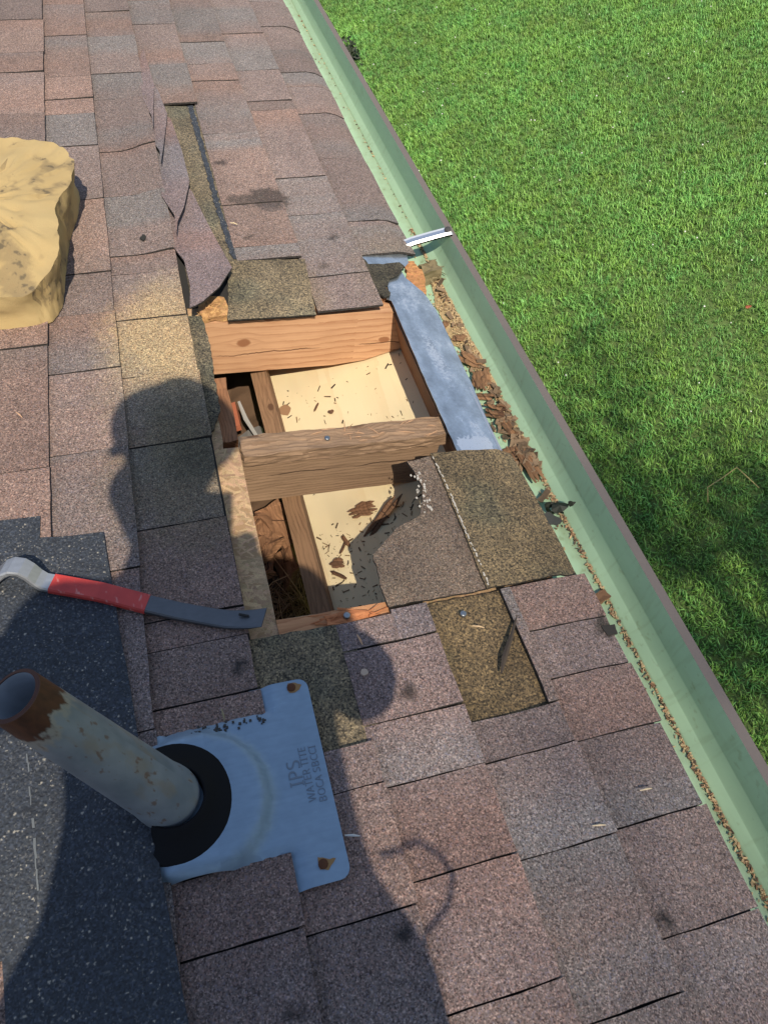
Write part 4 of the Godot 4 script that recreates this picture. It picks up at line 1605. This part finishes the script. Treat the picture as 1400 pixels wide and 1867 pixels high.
func make_debris():
	var g := "rotten wood pieces lying in the gutter"
	var fl := -.300
	var ch := [
		[.640, 1.205, .014, .006, .040, .5, "brown rotten wood slab in the gutter beside the flashing's middle"],
		[.645, 1.135, .020, .008, .034, -.3, "widest flaky brown wood piece in the gutter beside the flashing"],
		[.632, 1.085, .007, .004, .030, 1.1, "thin dark wood sliver leaning between flashing and gutter floor"],
		[.640, 1.03, .018, .010, .024, .9, "dark clump of rotten wood in the gutter, nearest the black debris heap"],
		[.650, .975, .009, .006, .045, .15, "long narrow wood splinter lying along the gutter corner below the dark clump"],
		[.628, .905, .022, .006, .024, 1.3, "reddish split wood piece level with the flashing's near end"],
		[.652, .865, .012, .007, .050, .05, "long fibrous brown strip of rotten wood beside the big olive shingle's top"],
		[.628, 1.345, .012, .003, .010, 1.2, "small flat wood chip in the gutter near the flashing's far end"],
		[.645, 1.285, .011, .003, .018, 1.0, "pale brown wood chip on the sawdust in the gutter"],
	]
	for c in ch:
		chunk(Vector3(c[0], fl + c[3] * .8, -c[1]), Vector3(c[2], c[3], c[4]), yaw(c[5], rng.randf_range(-.1, .1), rng.randf_range(-.3, .3)), "rotten_wood_chunk", c[6], "wood chunk", Color(.80, .66, .55), g)
	# tuft of debris caught behind the strap
	var tf := mb(Vector3(.655, fl, -1.53), Color(.19, .15, .085))
	rough_box(tf, -.022, .022, -.002, .030, -.022, .022, 5, 4, 5, .012, 40.0, Transform3D(Basis.IDENTITY, Vector3(.653, fl, -1.535)))
	for k in 50:
		var p := Vector3(.653 + rng.randfn() * .014, fl + rng.randf() * .03, -1.535 + rng.randfn() * .014)
		var d := Vector3(rng.randfn(), rng.randfn() * .5, rng.randfn()).normalized() * .012
		tube(tf, [p - d, p + d], [.001], 3, false)
	single(tf, "debris_tuft", "clump of dry debris caught in the gutter under the metal strap", "debris clump", M.plain)
	# crumbs: fine, all along the corner; thick where the roof has rotted
	var cm := mb()
	cm.col = Color(1, 1, 1)
	rough_box(cm, -.0035, .0035, -.0012, .0012, -.0014, .0014, 1, 1, 1, .001, 300.0)
	var xfs := []
	var cols := []
	var tone := [Color(.36, .22, .12), Color(.20, .11, .06), Color(.48, .36, .20), Color(.09, .06, .04), Color(.42, .30, .17)]
	for k in 9000:
		var u := rng.randf_range(-.3, 1.75) if rng.randf() < .93 else rng.randf_range(1.75, 3.3)
		var heavy := exp(-pow((u - 1.32) / .22, 4)) + .35 * exp(-pow((u - 1.0) / .2, 2))
		var back := absf(rng.randfn()) * (.0035 + .020 * heavy * rng.randf())
		if rng.randf() < .10:
			back = rng.randf() * .06
		if rng.randf() > .26 + .7 * heavy + .18 * nz.get_noise_3d(u * 8, 1, 1):
			continue
		if u > 1.75:
			back *= .4
			if rng.randf() < .5:
				continue
		var p := Vector3(.669 - back, fl - .0045 + rng.randf() * .002 + .004 * heavy * rng.randf(), -u)
		var s := rng.randf_range(.25, .95)
		xfs.append(Transform3D(Basis.from_euler(Vector3(rng.randf_range(-.4, .4), rng.randf() * TAU, rng.randf_range(-.4, .4))).scaled(Vector3(s, s, s)), p))
		var c: Color = tone[rng.randi() % 5]
		if heavy > .6 and rng.randf() < .6:
			c = tone[4 if rng.randf() < .5 else 2]
		cols.append(c)
	# the bed of sawdust under the crumbs
	var bed := mb(Vector3(.66, fl, -1.3), Color(.40, .29, .15))
	var out := [[.670, 1.56], [.670, .98], [.655, 1.06], [.648, 1.16], [.634, 1.22], [.626, 1.32], [.630, 1.42], [.645, 1.52]]
	var bp := PackedVector2Array()
	for q in out:
		bp.append(Vector2(q[1], q[0]))
	slab(bed, jag(Array(bp), .02, .006, 5.0), func(u: float, v: float) -> float: return fl - .003 + .002 * nz.get_noise_3d(u * 50, v * 50, 3), .004, .012, func(u: float, v: float) -> Color: return Color(.40, .29, .15) * (1.0 + .6 * nz.get_noise_3d(u * 70, v * 70, 8)), Color(.3, .2, .1))
	tag(kind(single(bed, "sawdust", "bed of tan sawdust lying in the gutter beside the flashing", "sawdust", M.plain), "stuff"), "bed of tan sawdust lying in the gutter beside the flashing", "sawdust")
	var co := multi("gutter_crumbs", cm.mesh(), xfs, cols, M.plain, self)
	kind(co, "stuff")
	tag(co, "brown wood crumbs strewn along the gutter's inner corner", "crumbs")
	var flake := mb()
	rough_box(flake, -.009, .009, -.0012, .0012, -.0045, .0045, 3, 1, 2, .0025, 120.0)
	xfs = []
	cols = []
	for k in 150:
		var u := .84 + absf(rng.randfn()) * .17 if rng.randf() < .8 else rng.randf_range(.75, 1.5)
		var s := rng.randf_range(.3, 1.3)
		xfs.append(Transform3D(Basis.from_euler(Vector3(rng.randf_range(-.6, .6), rng.randf() * TAU, rng.randf_range(-.6, .6))).scaled_local(Vector3(s * rng.randf_range(.6, 1.7), s, s)), Vector3(.667 - absf(rng.randfn()) * .018, fl + rng.randf() * .008, -u)))
		var f := rng.randf_range(.4, 1.3)
		cols.append(Color(.21 * f, .14 * f, .085 * f))
	var fo := multi("bark_litter", flake.mesh(), xfs, cols, M.plain, self)
	kind(fo, "stuff")
	tag(fo, "litter of small brown bark flakes in the gutter beside the hole", "bark litter")
	# crumbs on the soffit inside the hole
	xfs = []
	cols = []
	for k in 1500:
		var u := rng.randf_range(.58, 1.32)
		if u > .92 and rng.randf() < .80:
			continue
		if u > .90 and u < .98:
			continue
		var x := rng.randf_range(.19, .50)
		var s := pow(rng.randf(), 2.0) * .8 + .15
		xfs.append(Transform3D(Basis(Vector3.UP, rng.randf() * TAU).scaled_local(Vector3(s * rng.randf_range(.8, 2.6), s, s * rng.randf_range(.4, 1.0))), Vector3(x, -.3122, -u)))
		cols.append([Color(.10, .06, .03), Color(.06, .04, .022), Color(.20, .12, .06), Color(.03, .022, .015)][rng.randi() % 4])
	co = multi("soffit_crumbs", cm.mesh(), xfs, cols, M.plain, self)
	kind(co, "stuff")
	tag(co, "dark wood crumbs scattered over the pale soffit board", "crumbs")
	# larger splinters in the hole
	g = "wood splinters lying in the hole"
	var sy := -.309
	var sp := [
		[.330, .868, .0075, .006, .060, -1.02, "thick brown wood stick leaning under the middle rafter"],
		[.215, .800, .010, .003, .017, 1.35, "flat dark bark chip on the soffit in the near bay"],
		[.210, .775, .003, .002, .022, .75, "thin dark splinter crossing below the flat bark chip"],
		[.405, .990, .006, .005, .022, .7, "dark bent wood chip against the eave side behind the middle rafter"],
		[.300, .905, .016, .004, .030, 1.45, "ragged bark strip under the middle rafter"],
		[.300, 1.20, .005, .002, .007, .4, "small square dark chip in the far bay"],
		[.225, 1.37 - .33, .003, .0015, .013, 1.2, "small splinter on the soffit close to the middle rafter"],
		[.27, 1.23, .002, .001, .014, -.6, "slim splinter in the middle of the far bay"],
		[.245, .845, .003, .002, .018, .3, "slim dark splinter on the soffit between stick and nailer board"],
		[.235, .83, .002, .0015, .02, -.7, "pale edged sliver beside the nailer board in the near bay"],
	]
	for c in sp:
		chunk(Vector3(c[0], sy + c[3], -c[1]), Vector3(c[2], c[3], c[4]), yaw(c[5], .25 if c[4] > .05 else 0.0), "wood_splinter", c[6], "splinter", Color(.55, .42, .34) if c[4] < .05 else Color(.75, .6, .5), g)
	# on the shingles
	var sh := mb(r(.454, .475, .006), Color(.06, .045, .035))
	tube(sh, [r(.409, .443, .006), r(.43, .455, .010), r(.46, .478, .0095), r(.499, .506, .008)], [.0018, .0046, .0035, .0008], 5)
	single(sh, "dark_stick", "thin dark pointed stick on the olive bared shingle", "stick", M.plain, ROOF)
	var lf := mb(Vector3(.655, fl, -.72), Color(.018, .02, .014))
	for e in [[0.0, .018, .012, .0, .03], [-.012, .012, .007, .016, .024], [.022, .008, .006, -.004, .036], [-.02, .004, .014, .012, .018]]:
		var c := Vector3(.660 + e[0], fl + e[4], -.735 - e[3])
		slab_world(lf, c, e[1], e[2])
	tube(lf, [Vector3(.648, fl, -.745), Vector3(.655, fl + .02, -.735), Vector3(.66, fl + .03, -.72)], [.003, .003, .002], 5)
	tube(lf, [Vector3(.622, fl + .01, -.725), Vector3(.628, fl + .02, -.705), Vector3(.634, fl + .002, -.69)], [.002, .003, .002], 5)
	single(lf, "black_leaf", "shrivelled black leaf standing up in the gutter", "leaf", M.leaf)
	var bs := mb(Vector3(.64, fl, -.545), Color(.16, .085, .045))
	rough_box(bs, -.034, .030, -.003, .004, -.009, .008, 6, 1, 2, .005, 50.0, Transform3D(yaw(.25), Vector3(.642, fl + .001, -.54)))
	single(bs, "brown_leaf", "curled brown leaf lying crosswise in the gutter", "leaf", M.plain)
	var bk := mb(r(.445, .652, 0), Color(.03, .027, .022))
	slab(bk, jag([Vector2(.455, .640), Vector2(.453, .664), Vector2(.436, .662), Vector2(.437, .642)], .006, .002, 3.0), func(_u: float, _v: float) -> float: return .0035, .004, .1, null, bk.col)
	single(bk, "tar_flake", "small black flake on the shingle edge above the gutter", "flake", M.plain, ROOF)
	var lv := mb(r(.69, .667, 0), Color(.05, .05, .042))
	slab(lv, jag([Vector2(.698, .640), Vector2(.703, .668), Vector2(.690, .688), Vector2(.672, .664), Vector2(.676, .642)], .006, .003, 5.0), func(_u: float, v: float) -> float: return -.010 - .5 * maxf(0, v - .655), .002, .01, null, lv.col)
	single(lv, "felt_flap", "grey flap of felt hanging over the gutter from the olive shingle", "felt flap", M.plain, ROOF)
	# small pale splinters lying about on the shingles
	var i := 0
	for p in [[.490, .435, 1.2, "pale splinter beside the dark pointed stick"], [.197, .580, 1.5, "tiny tan splinter near the eave, low on the roof"], [.169, .491, 1.4, "tiny tan splinter upslope of the other one, low on the roof"], [1.655, .232, 1.1, "pale straw below the dark wet stain"], [.235, .165, 1.3, "white sliver beside the lower corner of the pipe flashing"], [1.06, -.235, .6, "orange sliver on the shingles below the foam cushion"], [.505, .245, .2, "small orange splinter on the tab below the hole"], [.43, .03, .1, "straw bit on the shingle above the pipe flashing"]]:
		var m := mb(r(p[0], p[1], .01), [Color(.60, .42, .25), Color(.62, .50, .34), Color(.62, .50, .34), Color(.55, .45, .28), Color(.6, .6, .58), Color(.55, .33, .2), Color(.6, .36, .2), Color(.3, .24, .14)][i])
		var d := Vector3(sin(p[2]), 0, cos(p[2])) * .010
		tube(m, [r(p[0], p[1], .0095) - d, r(p[0], p[1], .0115), r(p[0], p[1], .0095) + d * .9], [.0008, .0016, .0007], 4)
		single(m, "pale_splinter", p[3], "splinter", M.plain, ROOF, "pale splinters lying on the shingles")
		i += 1
	# torn paper-white wood chip
	var wc := mb(r(.452, .238, .01), Color(.48, .36, .27))
	slab(wc, jag([Vector2(.457, .234), Vector2(.456, .242), Vector2(.449, .244), Vector2(.447, .237), Vector2(.452, .232)], .004, .002, 9.0), func(_u: float, _v: float) -> float: return .0105, .003, .02, null, wc.col)
	single(wc, "wood_chip", "round pale wood chip on the shingle edge in shadow", "wood chip", M.plain, ROOF)
	# leaf litter on the shingle above
	var bl := mb(r(1.607, .019, .008), Color(.02, .02, .018))
	slab(bl, jag([Vector2(1.622, .020), Vector2(1.61, .026), Vector2(1.592, .019), Vector2(1.606, .012)], .008, .002, 2.0), func(_u: float, _v: float) -> float: return .0105, .002, .03, null, bl.col)
	single(bl, "black_flake", "small black leaf flake on the shingles left of the curled flaps", "leaf", M.plain, ROOF)


# ---------------------------------------------------------------- the photographer, bent over the camera phone; only the shadow shows
func smin(a: float, b: float, k: float) -> float:
	var h := maxf(k - absf(a - b), 0.0) / k
	return minf(a, b) - h * h * k * .25


# bones: [from, to, radius from, radius to, colour]; a smooth union meshed as surface nets
func bones_mesh(m: MB, bones: Array, cell: float, k: float):
	var lo := Vector3(1e9, 1e9, 1e9)
	var hi := -lo
	for b in bones:
		var rr: float = maxf(b[2], b[3]) + k + cell * 3
		for p in [b[0], b[1]]:
			lo = lo.min(p - Vector3.ONE * rr)
			hi = hi.max(p + Vector3.ONE * rr)
	var nx := ceili((hi.x - lo.x) / cell) + 1
	var ny := ceili((hi.y - lo.y) / cell) + 1
	var nn := ceili((hi.z - lo.z) / cell) + 1
	var f := PackedFloat32Array()
	f.resize(nx * ny * nn)
	f.fill(1e3)
	var near := PackedFloat32Array()
	near.resize(nx * ny * nn)
	near.fill(1e3)
	var who := PackedInt32Array()
	who.resize(nx * ny * nn)
	for bi in bones.size():
		var b: Array = bones[bi]
		var a: Vector3 = b[0]
		var ab: Vector3 = b[1] - b[0]
		var ll := maxf(ab.length_squared(), 1e-9)
		var rad: float = maxf(b[2], b[3]) + k + cell * 2
		var p0: Vector3 = ((b[0].min(b[1]) - Vector3.ONE * rad - lo) / cell).floor()
		var p1: Vector3 = ((b[0].max(b[1]) + Vector3.ONE * rad - lo) / cell).ceil()
		for z in range(maxi(0, int(p0.z)), mini(nn, int(p1.z) + 1)):
			for y in range(maxi(0, int(p0.y)), mini(ny, int(p1.y) + 1)):
				for x in range(maxi(0, int(p0.x)), mini(nx, int(p1.x) + 1)):
					var p := lo + Vector3(x, y, z) * cell
					var t := clampf((p - a).dot(ab) / ll, 0, 1)
					var d: float = (p - a - ab * t).length() - lerpf(b[2], b[3], t)
					var i := x + nx * (y + ny * z)
					var g := f[i]
					var h := maxf(k - absf(g - d), 0.0) / k
					f[i] = minf(g, d) - h * h * k * .25
					if d < near[i]:
						near[i] = d
						who[i] = bi
	var idx := {}
	var pts := []
	var cols := []
	var off := [0, 1, nx, nx + 1, nx * ny, nx * ny + 1, nx * ny + nx, nx * ny + nx + 1]
	var edges := [[0, 1], [2, 3], [4, 5], [6, 7], [0, 2], [1, 3], [4, 6], [5, 7], [0, 4], [1, 5], [2, 6], [3, 7]]
	for z in nn - 1:
		for y in ny - 1:
			var base := nx * (y + ny * z)
			for x in nx - 1:
				var i := base + x
				var inside := 0
				if f[i] > 900.0:
					continue
				for o in off:
					if f[i + o] < 0:
						inside += 1
				if inside == 0 or inside == 8:
					continue
				var s := Vector3.ZERO
				var n := 0
				for e in edges:
					var fa := f[i + off[e[0]]]
					var fb := f[i + off[e[1]]]
					if (fa < 0) != (fb < 0):
						var t := fa / (fa - fb)
						var ca := Vector3(e[0] & 1, (e[0] >> 1) & 1, e[0] >> 2)
						var cb := Vector3(e[1] & 1, (e[1] >> 1) & 1, e[1] >> 2)
						s += ca.lerp(cb, t)
						n += 1
				idx[i] = pts.size()
				pts.append(lo + (Vector3(x, y, z) + s / n) * cell)
				cols.append(bones[who[i]][4])
	m.smooth = true
	var st := [1, nx, nx * ny]
	for i in idx:
		for ax in 3:
			var j: int = i + st[ax]
			if (f[i] < 0) == (f[j] < 0):
				continue
			var b1: int = st[(ax + 1) % 3]
			var b2: int = st[(ax + 2) % 3]
			if not (idx.has(i - b1) and idx.has(i - b2) and idx.has(i - b1 - b2)):
				continue
			var q := [idx[i], idx[i - b1], idx[i - b1 - b2], idx[i - b2]]
			if f[i] < 0:
				q = [q[0], q[1], q[2], q[3]]
			else:
				q = [q[0], q[3], q[2], q[1]]
			m.quadc(pts[q[0]], pts[q[1]], pts[q[2]], pts[q[3]], cols[q[0]], cols[q[1]], cols[q[2]], cols[q[3]])
	m.smooth = false


func make_person():
	var foot := r(-.72, .17, 0)
	var who := thing("person", "person in dark shirt and jeans bent over, holding up a phone", "person", foot, ROOF)
	var skin := Color(.45, .27, .19)
	var shirt := Color(.035, .045, .07)
	var jean := Color(.05, .075, .13)
	var boot := Color(.10, .065, .035)
	var p := func(u: float, v: float, w: float) -> Vector3: return r(u, v, w)
	# the phone's own axes: right, down, forward
	var o := r(0, 0, 1)
	var px := r(-.27045, .95324, .13483)
	var py := r(-.77218, -.13114, -.62173)
	var pz := r(.57498, .27226, -.77154)
	var ph := func(x: float, y: float, z: float) -> Vector3: return o + px * x + py * y + pz * z
	var hip := p.call(-.62, -.06, .84)
	var chest := p.call(-.43, -.10, 1.04)
	var neck := p.call(-.27, -.12, 1.19)
	var head := p.call(-.135, -.13, 1.285)
	var sr := p.call(-.36, .060, 1.10)
	var sl := p.call(-.33, -.285, 1.14)
	var er := p.call(-.31, .138, .93)
	var el := p.call(-.25, -.355, .97)
	var wr: Vector3 = ph.call(.072, .155, -.035)
	var wl: Vector3 = ph.call(-.138, .155, -.035)
	var body := [
		[hip + p.call(0, .075, -.02), hip + p.call(0, -.075, -.02), .125, .125, jean],
		[hip, hip.lerp(chest, .5), .135, .13, shirt],
		[hip + p.call(0, -.13, -.01), hip + p.call(.10, -.12, .08), .125, .11, shirt],
		[hip.lerp(chest, .5) + p.call(0, .04, 0), chest + p.call(0, .06, 0), .12, .12, shirt],
		[hip.lerp(chest, .5) + p.call(0, -.04, 0), chest + p.call(0, -.06, 0), .12, .12, shirt],
		[chest, neck, .12, .065, shirt],
		[chest.lerp(neck, .5), sr, .085, .068, shirt],
		[chest.lerp(neck, .5), sl, .085, .068, shirt],
		[neck, head, .058, .055, skin],
		[sr, er, .060, .046, shirt], [er, wr, .042, .029, skin],
		[sl, el, .060, .046, shirt], [el, wl, .042, .029, skin],
	]
	body.append([p.call(-.545, -.235, .80), p.call(-.66, -.20, .60), .105, .10, Color(.09, .05, .025)])
	for s in [1.0, -1.0]:
		var hj: Vector3 = hip + p.call(0, .085 * s, -.06)
		var kn: Vector3 = p.call(-.60, .06 + .13 * s, .48)
		var an: Vector3 = p.call(-.74, .17 + .14 * s, .10)
		body.append([hj, kn, .098, .068, jean])
		body.append([kn, an, .066, .050, jean])
		body.append([an, an + p.call(-.02, .0, -.055), .048, .045, boot])
		body.append([an + p.call(-.03, .0, -.055), an + p.call(.14, .01, -.062), .042, .036, boot])
	var m := mb(foot)
	bones_mesh(m, body, .016, .05)
	# head with a face turned to the phone
	var fw: Vector3 = (o - head).normalized()
	var rt: Vector3 = fw.cross(Vector3.UP).normalized()
	var up: Vector3 = rt.cross(fw).normalized()
	var hd := func(x: float, y: float, z: float) -> Vector3: return head + rt * x + up * y + fw * z
	var skull := [
		[hd.call(0, .045, -.03), hd.call(0, .05, .02), .088, .082, skin], [hd.call(0, -.02, .03), hd.call(0, -.075, .055), .066, .040, skin],
		[hd.call(0, .015, .098), hd.call(0, -.022, .117), .010, .015, skin],
		[hd.call(.045, .032, .085), hd.call(-.045, .032, .085), .013, .013, skin],
		[hd.call(.022, -.058, .093), hd.call(-.022, -.058, .093), .008, .008, Color(.42, .18, .14)],
		[hd.call(.083, .02, -.01), hd.call(.088, -.025, -.005), .016, .011, skin], [hd.call(-.083, .02, -.01), hd.call(-.088, -.025, -.005), .016, .011, skin],
		[hd.call(.03, .012, .083), hd.call(.032, .012, .085), .012, .012, Color(.6, .58, .55)], [hd.call(-.03, .012, .083), hd.call(-.032, .012, .085), .012, .012, Color(.6, .58, .55)],
		[hd.call(0, -.06, -.02), neck, .052, .055, skin],
	]
	bones_mesh(m, skull, .0065, .014)
	# hands: palm, four fingers behind the phone, thumb on its front
	for s in [1.0, -1.0]:
		var c := -.033
		var edge: float = c + s * .037
		var hand := [[wr if s > 0 else wl, ph.call(edge + s * .036, .115, -.022), .028, .026, skin], [ph.call(edge + s * .030, .135, -.020), ph.call(edge + s * .024, .075, -.014), .022, .018, skin]]
		for k in 4:
			var y := .072 + .0195 * k
			var l: float = [.034, .042, .040, .030][k]
			hand.append([ph.call(edge + s * .026, y + .006, -.012), ph.call(edge + s * .014, y, .002), .0095, .009, skin])
			hand.append([ph.call(edge + s * .014, y, .002), ph.call(edge - s * .010, y - .003, .0052), .009, .0082, skin])
			hand.append([ph.call(edge - s * .010, y - .003, .0052), ph.call(edge - s * (l - .006), y - .004, .0045), .0082, .0072, skin])
		hand.append([ph.call(edge + s * .028, .120, -.030), ph.call(edge + s * .012, .090, -.036), .013, .0105, skin])
		hand.append([ph.call(edge + s * .012, .090, -.036), ph.call(edge - s * .012, .068, -.031), .0105, .0085, skin])
		bones_mesh(m, hand, .0045, .006)
	build(m, "body", M.skin, who)
	m = mb(foot)
	var hair := []
	for k in 9:
		var a := TAU * k / 9
		hair.append([hd.call(.035 * cos(a), .075 + .02 * sin(a), -.035 + .02 * cos(a * 2)), hd.call(.055 * cos(a), .055 + .03 * sin(a), -.055), .072, .058, Color(.03, .02, .014)])
	bones_mesh(m, hair, .009, .02)
	build(m, "hair", M.plain, who)
	# loop hanging from the tool belt
	m = mb(foot, Color(.03, .03, .03))
	tube(m, [p.call(-.47, .11, .83), p.call(-.465, .165, .825), p.call(-.482, .188, .82), p.call(-.505, .197, .815), p.call(-.53, .18, .805), p.call(-.555, .12, .79)], [.0038], 6)
	build(m, "tool_loop", M.plain, who)
	# the phone itself
	var ph_t := thing("phone", "black phone held in both hands by the bent person", "phone", o + py * .06 - pz * .014, ROOF)
	m = mb(o + py * .06 - pz * .014)
	box(m, -.070, .004, -.151, .009, .0095, .0175, Transform3D(Basis(px, -py, -pz), o))
	build(m, "case", M.phone, ph_t)
	m = mb(o + py * .06 - pz * .014, Color(.02, .02, .025))
	box(m, -.067, .001, -.148, .006, .0178, .0182, Transform3D(Basis(px, -py, -pz), o))
	build(m, "screen", M.phone, ph_t)
